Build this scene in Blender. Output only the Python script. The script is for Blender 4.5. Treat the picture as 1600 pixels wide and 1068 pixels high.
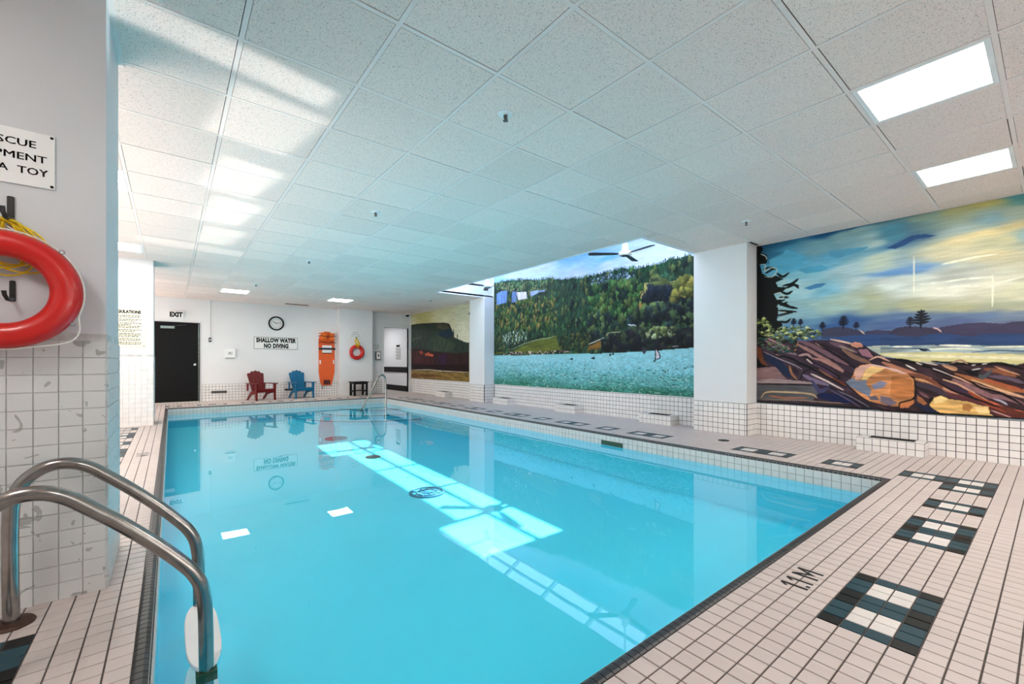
import bpy, math, random
import numpy as np
from mathutils import Vector, Matrix
random.seed(4)
sc = bpy.context.scene
for o in list(bpy.data.objects): bpy.data.objects.remove(o)
COL = sc.collection
PI = math.pi

# ---------------------------------------------------------------- camera
CAM_H = 1.045
YAW = math.radians(38.34)
cam = bpy.data.cameras.new('camera'); camo = bpy.data.objects.new('camera', cam); COL.objects.link(camo)
cam.sensor_width = 36; cam.lens = 15.165; cam.shift_x = 0.0; cam.shift_y = 0.02
cam.clip_start = .05
camo.location = (0, 0, CAM_H); camo.rotation_euler = (PI / 2, 0, -YAW)
sc.camera = camo

# ---------------------------------------------------------------- light
SUN_T = .90            # horizontal travel per metre of drop, towards -x
SUN_Y = -.16
world = bpy.data.worlds.new('sky'); sc.world = world; world.use_nodes = True
wn = world.node_tree; wn.nodes.clear()
wo = wn.nodes.new('ShaderNodeOutputWorld'); bg = wn.nodes.new('ShaderNodeBackground'); sky = wn.nodes.new('ShaderNodeTexSky')
sky.sky_type = 'NISHITA'; sky.sun_disc = False; sky.sun_elevation = math.radians(50); sky.sun_rotation = math.radians(90)
bg.inputs['Strength'].default_value = 1.5
wn.links.new(sky.outputs[0], bg.inputs[0]); wn.links.new(bg.outputs[0], wo.inputs[0])
sl = bpy.data.lights.new('sun', 'SUN'); sl.energy = 25.0; sl.angle = math.radians(.6); sl.color = (1, .97, .92)
so = bpy.data.objects.new('sun', sl); COL.objects.link(so); so.location = (9, 6, 9)
so.rotation_euler = Vector((-SUN_T, SUN_Y, -1)).to_track_quat('-Z', 'Y').to_euler()
PANEL_E = 34.0         # light given off by the fluorescent diffusers
def area(name, loc, sx, sy, power, direction=(0, 0, -1), spread=180, color=(1, 1, 1)):
    a = bpy.data.lights.new(name, 'AREA'); a.shape = 'RECTANGLE'; a.size = sx; a.size_y = sy; a.energy = power; a.spread = math.radians(spread); a.color = color
    o = bpy.data.objects.new(name, a); COL.objects.link(o); o.location = loc
    o.rotation_euler = Vector(direction).to_track_quat('-Z', 'Y').to_euler()
    return o
# lamps added at the water surface, standing in for sunlight reflected onto the ceiling
CAUSTIC = .08
for (cx_, cy_, sx_, sy_, p_) in [(2.6, 3.25, .95, .24, 6.0), (2.95, 3.95, .42, .8, 7), (2.93, 5.15, .34, .9, 7), (2.93, 6.3, .32, 1.05, 6.5), (2.93, 7.45, .32, .95, 5.5), (2.7, 8.3, .95, .4, 5.0)]:
    area('glint_lamp', (cx_, cy_, .05), sy_, sx_, p_ * CAUSTIC, (-SUN_T, SUN_Y, 1), 2, (1, .99, .96))
# unseen fill lamps added on the left side and behind the camera
area('fill_lamp', (-2.5, 5.7, .7), 4.2, 1.0, 200, (.93, 0, .36), 180, color=(1, .93, .86))
area('fill_lamp', (-2.5, 12.1, .8), 3.8, 1.2, 150, (.9, 0, .44), 180, color=(1, .93, .86))
area('fill_lamp', (4.4, -3.9, 1.0), 4.0, 1.4, 110, (0, .9, .43), 180, color=(1, .93, .86))
sc.view_settings.view_transform = 'Standard'; sc.view_settings.look = 'None'
sc.view_settings.exposure = 0.0; sc.view_settings.gamma = 1.0; sc.view_settings.use_curve_mapping = False
sc.cycles.max_bounces = 8; sc.cycles.diffuse_bounces = 5; sc.cycles.glossy_bounces = 4; sc.cycles.transparent_max_bounces = 8
sc.cycles.caustics_reflective = False; sc.cycles.caustics_refractive = False
sc.cycles.sample_clamp_indirect = 6

# ---------------------------------------------------------------- materials
def s2l(c):
    return tuple(((v / 255) / 12.92 if v / 255 <= .04045 else ((v / 255 + .055) / 1.055) ** 2.4) for v in c)
class NT:
    def __init__(s, m): s.t = m.node_tree; s.n = s.t.nodes; s.l = s.t.links
    def new(s, k, **kw):
        x = s.n.new(k)
        for a, b in kw.items(): setattr(x, a, b)
        return x
    def link(s, a, b): s.l.new(a, b)
def mat(name, rgb, rough=.5, metal=0.0, var=.05, nscale=8.0, bump=0.0, bscale=60.0, spec=.5, tile=0, emit=0, coat=0):
    """sRGB colour with procedural variation; every surface has its own noise"""
    m = bpy.data.materials.new(name); m.use_nodes = True; k = NT(m)
    b = k.n['Principled BSDF']; b.inputs['Roughness'].default_value = rough; b.inputs['Metallic'].default_value = metal
    b.inputs['Specular IOR Level'].default_value = spec
    if coat: b.inputs['Coat Weight'].default_value = coat
    geo = k.new('ShaderNodeNewGeometry')
    no = k.new('ShaderNodeTexNoise'); no.inputs['Scale'].default_value = nscale; no.inputs['Detail'].default_value = 3
    k.link(geo.outputs['Position'], no.inputs['Vector'])
    ramp = k.new('ShaderNodeMapRange'); ramp.inputs['From Min'].default_value = .3; ramp.inputs['From Max'].default_value = .7
    ramp.inputs['To Min'].default_value = 1 - var; ramp.inputs['To Max'].default_value = 1 + var
    k.link(no.outputs['Fac'], ramp.inputs['Value'])
    fac = ramp.outputs[0]
    if tile:   # every tile of the grid a slightly different batch
        sn = k.new('ShaderNodeVectorMath', operation='SNAP'); sn.inputs[1].default_value = (tile, tile, tile)
        k.link(geo.outputs['Position'], sn.inputs[0])
        wh = k.new('ShaderNodeTexWhiteNoise'); k.link(sn.outputs[0], wh.inputs['Vector'])
        r2 = k.new('ShaderNodeMapRange'); r2.inputs['To Min'].default_value = .955; r2.inputs['To Max'].default_value = 1.03
        k.link(wh.outputs['Value'], r2.inputs['Value'])
        mu = k.new('ShaderNodeMath', operation='MULTIPLY'); k.link(fac, mu.inputs[0]); k.link(r2.outputs[0], mu.inputs[1]); fac = mu.outputs[0]
    sc_ = k.new('ShaderNodeVectorMath', operation='SCALE'); sc_.inputs[0].default_value = s2l(rgb); k.link(fac, sc_.inputs['Scale'])
    k.link(sc_.outputs[0], b.inputs['Base Color'])
    if bump:
        n2 = k.new('ShaderNodeTexNoise'); n2.inputs['Scale'].default_value = bscale; n2.inputs['Detail'].default_value = 2
        k.link(geo.outputs['Position'], n2.inputs['Vector'])
        bp = k.new('ShaderNodeBump'); bp.inputs['Strength'].default_value = bump; bp.inputs['Distance'].default_value = .004
        k.link(n2.outputs['Fac'], bp.inputs['Height']); k.link(bp.outputs[0], b.inputs['Normal'])
    if emit:
        b.inputs['Emission Color'].default_value = (1, 1, 1, 1); b.inputs['Emission Strength'].default_value = emit
    return m
M = {}
M['wall'] = mat('painted_wall', (226, 226, 227), .6, var=.015, nscale=2, bump=.05, bscale=90)
M['wallgrey'] = mat('painted_wall_shaded', (203, 205, 209), .55, var=.02, nscale=3, bump=.08, bscale=70)  # greyer copy of the wall paint, near pier's shade put into the colour
M['grout'] = mat('dark_grout', (84, 76, 72), .9, var=.15, nscale=20)
M['wgrout'] = mat('wall_grout', (48, 44, 47), .9, var=.12, nscale=20)
M['deck'] = mat('deck_tile', (200, 187, 182), .42, var=.04, nscale=1.3, tile=.0762, spec=.4)
M['deckwhite'] = mat('white_deck_tile', (220, 212, 207), .4, var=.02, tile=.0762)
M['black'] = mat('black_tile', (7, 7, 8), .4, var=.1, spec=.2, tile=.0762)
M['teal'] = mat('teal_tile', (33, 64, 75), .4, var=.1, spec=.2, tile=.0762)
M['walltile'] = mat('wall_tile', (233, 230, 228), .22, var=.02, tile=.0762)
M['coping'] = mat('coping_tile', (42, 42, 44), .42, var=.18, nscale=14, tile=.0762)
M['copegrout'] = mat('coping_grout', (168, 164, 160), .8, var=.1)
M['band'] = mat('waterline_tile', (214, 210, 206), .3, var=.03, tile=.0762)
M['basin'] = mat('pool_plaster', (86, 222, 246), .6, var=.02, nscale=1.0)
M['basinstep'] = mat('pool_step_edge', (20, 100, 130), .6, var=.05)
M['grid'] = mat('ceiling_tee', (236, 222, 216), .5, var=.01)
M['gap'] = mat('ceiling_gap_shade', (14, 14, 14), .9)  # slab over the tiles, blackened so their gaps read as shadow lines
M['steel'] = mat('brushed_steel', (150, 147, 144), .22, metal=1.0, var=.12, nscale=30)
M['rust'] = mat('rusty_plate', (74, 52, 44), .6, metal=.5, var=.3, nscale=60)
M['chrome'] = mat('chrome', (205, 205, 205), .24, metal=1.0, var=.03)
M['white'] = mat('white_plastic', (238, 238, 238), .4, var=.02)
M['signwhite'] = mat('sign_white', (232, 233, 232), .5, var=.02)
M['cream'] = mat('sign_cream', (236, 230, 204), .5, var=.03)
M['ink'] = mat('black_ink', (6, 6, 7), .55, spec=.25)
M['greyink'] = mat('grey_ink', (96, 92, 90), .6)
M['doorblack'] = mat('black_door', (4, 4, 5), .5, var=.1, spec=.2)
M['red'] = mat('red_ring', (192, 14, 8), .35, var=.06, nscale=10, coat=.2)
M['yellow'] = mat('yellow_rope', (222, 190, 26), .7, var=.15, nscale=90)
M['rope'] = mat('white_rope', (222, 220, 214), .7, var=.08, nscale=90)
M['hook'] = mat('black_hook', (26, 26, 26), .35, var=.3, nscale=60)
M['darkred'] = mat('red_resin', (98, 4, 10), .45, var=.06, spec=.3)
M['blue'] = mat('blue_resin', (2, 96, 138), .45, var=.06, spec=.3)
M['tableblack'] = mat('black_resin', (12, 13, 15), .5, var=.08, spec=.3)
M['orange'] = mat('orange_board', (222, 88, 20), .4, var=.06)
M['orange2'] = mat('orange_foam', (226, 104, 22), .7, var=.25, nscale=25)
M['strap'] = mat('dark_strap', (40, 42, 52), .7)
M['maroon'] = mat('maroon_strap', (84, 30, 26), .7)
M['dgrey'] = mat('dark_grey', (58, 58, 60), .5)
M['corridor'] = mat('corridor_wall', (232, 232, 234), .6, var=.015)
M['skimmer'] = mat('green_plastic', (22, 66, 46), .5)
M['underw'] = mat('pool_fitting', (30, 110, 140), .5, var=.2)
M['glassblue'] = mat('closer_metal', (150, 168, 166), .3, metal=.6)
M['roof'] = mat('roof_soffit', (232, 234, 236), .6)

def chipped():
    """old white painted tile: patches where the paint has come off"""
    m = mat('old_painted_tile', (204, 205, 205), .35, var=.02, nscale=4)
    k = NT(m); b = k.n['Principled BSDF']
    geo = k.new('ShaderNodeNewGeometry')
    no = k.new('ShaderNodeTexNoise'); no.inputs['Scale'].default_value = 17; no.inputs['Detail'].default_value = 2; no.inputs['Distortion'].default_value = .8
    k.link(geo.outputs['Position'], no.inputs['Vector'])
    gt = k.new('ShaderNodeMath', operation='GREATER_THAN'); gt.inputs[1].default_value = .665
    k.link(no.outputs['Fac'], gt.inputs[0])
    mx = k.new('ShaderNodeMix', data_type='RGBA'); mx.inputs['B'].default_value = s2l((160, 160, 158)) + (1,)
    old = b.inputs['Base Color'].links[0].from_socket
    k.link(old, mx.inputs['A']); k.link(gt.outputs[0], mx.inputs['Factor']); k.link(mx.outputs['Result'], b.inputs['Base Color'])
    return m
M['chip'] = chipped()
M['chipgrout'] = mat('painted_grout', (196, 196, 195), .7, var=.25, nscale=16)

def acoustic():
    m = bpy.data.materials.new('acoustic_tile'); m.use_nodes = True; k = NT(m); b = k.n['Principled BSDF']
    b.inputs['Roughness'].default_value = .85; b.inputs['Specular IOR Level'].default_value = .2
    geo = k.new('ShaderNodeNewGeometry')
    no = k.new('ShaderNodeTexNoise'); no.inputs['Scale'].default_value = 165; no.inputs['Detail'].default_value = 3; no.inputs['Distortion'].default_value = 1.0
    k.link(geo.outputs['Position'], no.inputs['Vector'])
    r = k.new('ShaderNodeValToRGB'); r.color_ramp.elements[0].position = .30; r.color_ramp.elements[1].position = .44
    r.color_ramp.elements[0].color = s2l((138, 134, 132)) + (1,); r.color_ramp.elements[1].color = s2l((246, 227, 218)) + (1,)
    k.link(no.outputs['Fac'], r.inputs[0])
    sn = k.new('ShaderNodeVectorMath', operation='SNAP'); sn.inputs[1].default_value = (.61, .615, 10)
    ad = k.new('ShaderNodeVectorMath', operation='ADD'); ad.inputs[1].default_value = (-.291 + .61 * 20, -.818 + .615 * 20, 0)
    k.link(geo.outputs['Position'], ad.inputs[0]); k.link(ad.outputs[0], sn.inputs[0])
    wh = k.new('ShaderNodeTexWhiteNoise'); k.link(sn.outputs[0], wh.inputs['Vector'])
    mx = k.new('ShaderNodeMix', data_type='RGBA', blend_type='MULTIPLY'); mx.inputs['Factor'].default_value = .10
    k.link(r.outputs[0], mx.inputs['A']); k.link(wh.outputs['Value'], mx.inputs['B'])
    k.link(mx.outputs['Result'], b.inputs['Base Color'])
    bp = k.new('ShaderNodeBump'); bp.inputs['Strength'].default_value = .35; bp.inputs['Distance'].default_value = .003
    k.link(no.outputs['Fac'], bp.inputs['Height']); k.link(bp.outputs[0], b.inputs['Normal'])
    return m
M['acoustic'] = acoustic()

def emission(name, e, col=(1, 1, 1)):
    m = bpy.data.materials.new(name); m.use_nodes = True; k = NT(m); k.n.clear()
    o = k.new('ShaderNodeOutputMaterial'); em = k.new('ShaderNodeEmission'); em.inputs['Strength'].default_value = e
    no = k.new('ShaderNodeTexNoise'); no.inputs['Scale'].default_value = 400
    mr = k.new('ShaderNodeMapRange'); mr.inputs['To Min'].default_value = .97; mr.inputs['To Max'].default_value = 1.0
    k.link(no.outputs['Fac'], mr.inputs['Value'])
    vs = k.new('ShaderNodeVectorMath', operation='SCALE'); vs.inputs[0].default_value = col; k.link(mr.outputs[0], vs.inputs['Scale'])
    k.link(vs.outputs[0], em.inputs['Color']); k.link(em.outputs[0], o.inputs[0])
    return m
M['panel'] = emission('lamp_diffuser', PANEL_E, (1.0, .955, .90))
M['exit'] = emission('lit_exit_face', .85, (.9, .9, .88))

def water_mat():
    m = bpy.data.materials.new('pool_water'); m.use_nodes = True; k = NT(m); k.n.clear()
    o = k.new('ShaderNodeOutputMaterial'); mx = k.new('ShaderNodeMixShader'); tr = k.new('ShaderNodeBsdfTransparent'); gl = k.new('ShaderNodeBsdfGlossy')
    tr.inputs['Color'].default_value = (.8, .96, .985, 1)
    gl.inputs['Roughness'].default_value = .012; gl.inputs['Color'].default_value = (1, 1, 1, 1)
    geo = k.new('ShaderNodeNewGeometry')
    n1 = k.new('ShaderNodeTexNoise'); n1.inputs['Scale'].default_value = 1.6; n1.inputs['Detail'].default_value = 2
    k.link(geo.outputs['Position'], n1.inputs['Vector'])
    bp = k.new('ShaderNodeBump'); bp.inputs['Strength'].default_value = .25; bp.inputs['Distance'].default_value = .004
    k.link(n1.outputs['Fac'], bp.inputs['Height'])
    k.link(bp.outputs[0], gl.inputs['Normal'])
    dt = k.new('ShaderNodeVectorMath', operation='DOT_PRODUCT'); k.link(bp.outputs[0], dt.inputs[0]); k.link(geo.outputs['Incoming'], dt.inputs[1])
    ab = k.new('ShaderNodeMath', operation='ABSOLUTE'); k.link(dt.outputs['Value'], ab.inputs[0])
    om = k.new('ShaderNodeMath', operation='SUBTRACT'); om.inputs[0].default_value = 1; k.link(ab.outputs[0], om.inputs[1])
    pw = k.new('ShaderNodeMath', operation='POWER'); pw.inputs[1].default_value = 5; k.link(om.outputs[0], pw.inputs[0])
    fr = k.new('ShaderNodeMath', operation='MULTIPLY_ADD'); fr.inputs[1].default_value = .98; fr.inputs[2].default_value = .02; k.link(pw.outputs[0], fr.inputs[0])
    k.link(fr.outputs[0], mx.inputs[0]); k.link(tr.outputs[0], mx.inputs[1]); k.link(gl.outputs[0], mx.inputs[2]); k.link(mx.outputs[0], o.inputs[0])
    return m
M['water'] = water_mat()
def glass_mat():
    m = bpy.data.materials.new('skylight_glass'); m.use_nodes = True; k = NT(m); k.n.clear()
    o = k.new('ShaderNodeOutputMaterial'); mx = k.new('ShaderNodeMixShader'); tr = k.new('ShaderNodeBsdfTransparent'); gl = k.new('ShaderNodeBsdfGlossy')
    tr.inputs['Color'].default_value = (.92, .96, 1, 1); gl.inputs['Roughness'].default_value = .03
    no = k.new('ShaderNodeTexNoise'); no.inputs['Scale'].default_value = 3
    mr = k.new('ShaderNodeMapRange'); mr.inputs['To Min'].default_value = .05; mr.inputs['To Max'].default_value = .10
    k.link(no.outputs['Fac'], mr.inputs['Value']); k.link(mr.outputs[0], mx.inputs[0])
    k.link(tr.outputs[0], mx.inputs[1]); k.link(gl.outputs[0], mx.inputs[2]); k.link(mx.outputs[0], o.inputs[0])
    return m
M['glass'] = glass_mat()

# ---------------------------------------------------------------- builders
class MB:
    def __init__(s): s.v = []; s.f = []; s.mi = []; s.cur = 0
    def add(s, vs, fs):
        n = len(s.v); s.v += [tuple(p) for p in vs]; s.f += [tuple(i + n for i in f) for f in fs]; s.mi += [s.cur] * len(fs); return s
    def box(s, x0, x1, y0, y1, z0, z1, mtx=None):
        vs = [Vector(p) for p in ((x0, y0, z0), (x1, y0, z0), (x1, y1, z0), (x0, y1, z0), (x0, y0, z1), (x1, y0, z1), (x1, y1, z1), (x0, y1, z1))]
        if mtx: vs = [mtx @ p for p in vs]
        return s.add(vs, [(0, 3, 2, 1), (4, 5, 6, 7), (0, 1, 5, 4), (1, 2, 6, 5), (2, 3, 7, 6), (3, 0, 4, 7)])
    def cbox(s, x0, x1, y0, y1, z0, z1, c=.006, mtx=None):
        """box with chamfered edges"""
        vs = []; 
        for z, i in ((z0, c), (z0 + c, 0), (z1 - c, 0), (z1, c)):
            for (x, y, sx, sy) in ((x0, y0, 1, 1), (x1, y0, -1, 1), (x1, y1, -1, -1), (x0, y1, 1, -1)):
                vs.append(Vector((x + sx * (i + c * .5), y + sy * i, z))); vs.append(Vector((x + sx * i, y + sy * (i + c * .5), z)))
        # order corner pairs so each ring runs round once
        ring = [1, 0, 2, 3, 5, 4, 6, 7]
        R = [[l * 8 + r for r in ring] for l in range(4)]
        if mtx: vs = [mtx @ p for p in vs]
        fs = [tuple(reversed(R[0])), tuple(R[3])]
        for a, b in zip(R[:-1], R[1:]):
            for i in range(8):
                j = (i + 1) % 8; fs.append((a[i], a[j], b[j], b[i]))
        return s.add(vs, fs)
    def prism(s, pts, z0, z1, mtx=None):
        n = len(pts); vs = [Vector((x, y, z0)) for x, y in pts] + [Vector((x, y, z1)) for x, y in pts]
        if mtx: vs = [mtx @ p for p in vs]
        return s.add(vs, [tuple(range(n - 1, -1, -1)), tuple(range(n, 2 * n))] + [(i, (i + 1) % n, (i + 1) % n + n, i + n) for i in range(n)])
    def tube(s, pts, r, seg=10, closed=False, cap=True):
        pts = [Vector(p) for p in pts]; n = len(pts); rs = r if isinstance(r, (list, tuple)) else [r] * n
        rings = []; up = None
        for i, p in enumerate(pts):
            a = pts[(i - 1) % n] if (closed or i > 0) else p; b = pts[(i + 1) % n] if (closed or i < n - 1) else p
            t = (b - a).normalized()
            if up is None:
                up = Vector((0, 0, 1)) if abs(t.z) < .9 else Vector((1, 0, 0))
            u = (up - t * up.dot(t)).normalized(); w = t.cross(u); up = u
            rings.append([p + (u * math.cos(2 * PI * k / seg) + w * math.sin(2 * PI * k / seg)) * rs[i] for k in range(seg)])
        vs = [p for rg in rings for p in rg]; fs = []
        m = n if closed else n - 1
        for i in range(m):
            j = (i + 1) % n
            for k in range(seg):
                l = (k + 1) % seg; fs.append((i * seg + k, i * seg + l, j * seg + l, j * seg + k))
        if cap and not closed:
            fs.append(tuple(range(seg - 1, -1, -1))); fs.append(tuple((n - 1) * seg + k for k in range(seg)))
        return s.add(vs, fs)
    def lathe(s, prof, seg=24, mtx=None):
        vs = []; fs = []; n = len(prof)
        for r, z in prof:
            for k in range(seg): vs.append(Vector((r * math.cos(2 * PI * k / seg), r * math.sin(2 * PI * k / seg), z)))
        for i in range(n - 1):
            for k in range(seg):
                l = (k + 1) % seg; fs.append((i * seg + k, i * seg + l, (i + 1) * seg + l, (i + 1) * seg + k))
        fs.append(tuple(range(seg - 1, -1, -1))); fs.append(tuple((n - 1) * seg + k for k in range(seg)))
        if mtx: vs = [mtx @ p for p in vs]
        return s.add(vs, fs)
    def torus(s, c, R, r, axis='y', seg=48, sseg=18, sq=1.0):
        vs = []; fs = []; c = Vector(c)
        for i in range(seg):
            a = 2 * PI * i / seg
            for k in range(sseg):
                b = 2 * PI * k / sseg; rr = R + r * math.cos(b); h = r * math.sin(b) * sq
                p = (rr * math.cos(a), rr * math.sin(a), h)
                vs.append(c + (Vector((p[0], p[2], p[1])) if axis == 'y' else Vector(p)))
        for i in range(seg):
            for k in range(sseg):
                j = (i + 1) % seg; l = (k + 1) % sseg; fs.append((i * sseg + k, i * sseg + l, j * sseg + l, j * sseg + k))
        return s.add(vs, fs)
    def mesh(s, name, mats, smooth=False):
        me = bpy.data.meshes.new(name); me.from_pydata(s.v, [], s.f)
        for m in (mats if isinstance(mats, (list, tuple)) else [mats]): me.materials.append(m)
        if any(s.mi): me.polygons.foreach_set('material_index', s.mi)
        import bmesh as _b
        bm = _b.new(); bm.from_mesh(me); _b.ops.recalc_face_normals(bm, faces=bm.faces); bm.to_mesh(me); bm.free()
        if smooth:
            me.polygons.foreach_set('use_smooth', [True] * len(me.polygons))
            if hasattr(me, 'set_sharp_from_angle'): me.set_sharp_from_angle(angle=math.radians(40))
        return me
    def build(s, name, mats, parent=None, smooth=False, loc=(0, 0, 0), rotz=0, bevel=0):
        return link(name, s.mesh(name, mats, smooth), parent, loc, rotz, bevel)
def link(name, me, parent=None, loc=(0, 0, 0), rotz=0, bevel=0):
    o = bpy.data.objects.new(name, me); COL.objects.link(o); o.location = loc; o.rotation_euler = (0, 0, rotz)
    if parent: o.parent = parent
    if bevel:
        b = o.modifiers.new('bevel', 'BEVEL'); b.width = bevel; b.segments = 2; b.limit_method = 'ANGLE'
    return o
def thing(name, label, cat, loc=(0, 0, 0), rotz=0, group=None):
    o = bpy.data.objects.new(name, None); COL.objects.link(o); o.empty_display_size = .1
    o.location = loc; o.rotation_euler = (0, 0, rotz); return tag(o, label, cat, group)
def tag(o, label, cat=None, group=None, kind=None):
    o['label'] = label
    if cat: o['category'] = cat
    if group: o['group'] = group
    if kind: o['kind'] = kind
    return o
def struct(o, label=None, cat=None):
    o['kind'] = 'structure'
    if label: o['label'] = label
    if cat: o['category'] = cat
    return o
def MR(rx=0, ry=0, rz=0, loc=(0, 0, 0)):
    return Matrix.Translation(loc) @ Matrix.Rotation(rz, 4, 'Z') @ Matrix.Rotation(ry, 4, 'Y') @ Matrix.Rotation(rx, 4, 'X')
def text(body, size, loc, parent, m=None, rot=(PI / 2, 0, 0), sx=1.0, bold=0.0, align='CENTER', name='lettering', depth=.001, spacing=1.0):
    cu = bpy.data.curves.new('t', 'FONT'); cu.body = body; cu.size = size; cu.align_x = align; cu.align_y = 'CENTER'; cu.extrude = depth
    cu.offset = bold; cu.resolution_u = 2; cu.space_character = spacing
    to = bpy.data.objects.new('t', cu); COL.objects.link(to)
    dg = bpy.context.evaluated_depsgraph_get(); me = bpy.data.meshes.new_from_object(to.evaluated_get(dg))
    bpy.data.objects.remove(to)
    me.transform(Matrix.Diagonal((sx, 1, 1, 1))); me.materials.clear(); me.materials.append(m or M['ink'])
    o = link(name, me, parent, loc); o.rotation_euler = rot
    return o

# ---- tiles --------------------------------------------------------------
T = .0762
F2 = (math.sin(YAW), math.cos(YAW)); R2 = (math.cos(YAW), -math.sin(YAW))
def seen(p, marg=0):
    """how large a small piece at p shows in the photograph (0 = outside the frame)"""
    d = p[0] * F2[0] + p[1] * F2[1]
    if d < .2: return 0
    u = 800 + 674 * (p[0] * R2[0] + p[1] * R2[1]) / d; v = 566 - 674 * (p[2] - CAM_H) / d
    if u < -15 or u > 1615 or v < -15 or v > 1083: return 0
    return 1 / d
def tile_shape(w, h, th, c):
    """tile centred on the origin in xy, back at z=0: base ring, shoulder ring, face"""
    vs = []
    for (k, z) in ((0, 0), (0, th - c), (c, th)):
        vs += [(-w / 2 + k, -h / 2 + k, z), (w / 2 - k, -h / 2 + k, z), (w / 2 - k, h / 2 - k, z), (-w / 2 + k, h / 2 - k, z)]
    fs = [(8, 9, 10, 11)]
    for a in (0, 4):
        for i in range(4):
            j = (i + 1) % 4; fs.append((a + i, a + j, a + 4 + j, a + 4 + i))
    return vs, fs
AX = {'z': Matrix.Identity(4), 'x': Matrix.Rotation(PI / 2, 4, 'Y'), '-x': Matrix.Rotation(-PI / 2, 4, 'Y'), 'y': Matrix.Rotation(-PI / 2, 4, 'X'), '-y': Matrix.Rotation(PI / 2, 4, 'X')}
_tm = {}
def lay(parent, cands, name='tile', th=.008, c=.0015, limit=300, seenf=None):
    """cands: (centre, axis, w, h, material key). The `limit` showing largest become single parts, the rest one joined part."""
    sf = seenf or (lambda p: seen(p))
    sco = [sf(q[0]) * (q[2] * q[3]) ** .5 for q in cands]
    order = sorted(range(len(cands)), key=lambda i: -sco[i])
    single = set(i for i in order[:limit] if sco[i] > 0)
    rest = {}
    for i, (p, ax, w, h, mk) in enumerate(cands):
        if i in single:
            key = (name, ax, round(w, 4), round(h, 4), mk, th)
            if key not in _tm:
                vs, fs = tile_shape(w, h, th, c); b = MB(); b.add([AX[ax] @ Vector(v) for v in vs], fs)
                me = bpy.data.meshes.new(name); me.from_pydata(b.v, [], b.f); me.materials.append(M[mk]); _tm[key] = me
            link(name, _tm[key], parent, p)
        else:
            rest.setdefault('all', []).append(i)
    if rest:
        idx = rest['all']; keys = sorted(set(cands[i][4] for i in idx)); V = []; Fc = []; mi = []
        for i in idx:
            p, ax, w, h, mk = cands[i]; vs, fs = tile_shape(w, h, th, c); n = len(V); A = AX[ax]
            for v in vs:
                q = A @ Vector(v); V.append((q.x + p[0], q.y + p[1], q.z + p[2]))
            for f in fs: Fc.append(tuple(a + n for a in f)); mi.append(keys.index(mk))
        me = bpy.data.meshes.new(name + '_field'); me.from_pydata(V, [], Fc)
        for kx in keys: me.materials.append(M[kx])
        me.polygons.foreach_set('material_index', mi)
        o = link(name + '_field', me, parent); o['kind'] = 'stuff'
        return o
AX['-z'] = Matrix.Rotation(PI, 4, 'X')
# ---------------------------------------------------------------- sizes of the room
XL, XR, YN, YF, ZC = -2.6, 6.71, -4.0, 14.3, 2.743
PX0, PX1, PY0 = -.103, 5.048, .92
PY1 = PY0 + 153 * T
CW = .05                                     # coping width
IX0, IX1, IY0, IY1 = PX0 + CW, PX1 - CW, PY0 + CW, PY1 - CW
WZ = -.15                                    # water level
WX0, WX1, WY0, WY1 = 5.05, 6.71, 3.52, 9.3   # skylight well
PIL = [(6.40, 6.71, 2.73, 3.52), (6.40, 6.71, 9.25, 9.95)]      # pillars on the mural wall
NP = (-1.15, -.235, 2.73, 3.32)              # pier beside the camera
LP = (-1.25, -.228, 9.35, 9.95)              # pier with the regulations
PILA = (4.17, 5.22, 14.02, 14.3)             # pilaster on the far wall
WAIN = 6 * T

# ---------------------------------------------------------------- floor
b = MB()
for x0, x1, y0, y1 in ((XL, XR, YN, PY0), (XL, PX0, PY0, YF), (PX1, XR, PY0, YF), (PX0, PX1, PY1, YF)):
    b.box(x0, x1, y0, y1, -.2, -.002)
floor = struct(b.build('floor', M['grout']), 'pale pink-beige tiled pool deck with dark joints and black and teal tile patterns', 'floor')
BIGO, BIGI, SMO, SMI = 'KTTKKTTK', 'TWWTTWWT', 'KTTK', 'TWWT'
blocks = []                                   # x0, y0, long axis, kind
nx = 2.076; ny = PY0 - 8 * T
blocks += [(nx, ny, 'x', 8), (nx + 17 * T, ny, 'x', 8), (nx + 29 * T, ny, 'x', 4), (nx + 38 * T, ny, 'x', 4), (PX1 + 3 * T, ny, 'y', 8)]
for k, n in ((4, 4), (12, 8), (32, 8), (44, 4), (52, 8), (64, 4), (72, 8), (84, 4), (92, 8), (104, 4), (112, 8), (124, 4), (132, 8), (144, 4)):
    blocks.append((PX1 + 3 * T, PY0 + k * T, 'y', n)); blocks.append((PX0 - 8 * T, PY0 + k * T, 'y', n))
for k, n in ((0, 4), (8, 8), (20, 4), (28, 8), (40, 4), (48, 8), (60, 4)):
    blocks.append((PX0 + k * T, PY1 + 4 * T, 'x', n))
def tilekey(x, y):
    for bx, by, ax, n in blocks:
        w, h = (n, 4) if ax == 'x' else (4, n)
        i = math.floor((x - bx) / T + 1e-3); j = math.floor((y - by) / T + 1e-3)
        if 0 <= i < w and 0 <= j < h:
            if ax == 'y': i, j = j, i
            row = (BIGO if n == 8 else SMO) if j in (0, 3) else (BIGI if n == 8 else SMI)
            return {'K': 'black', 'T': 'teal', 'W': 'deckwhite'}[row[i]]
    return 'deck'
cands = []
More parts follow.
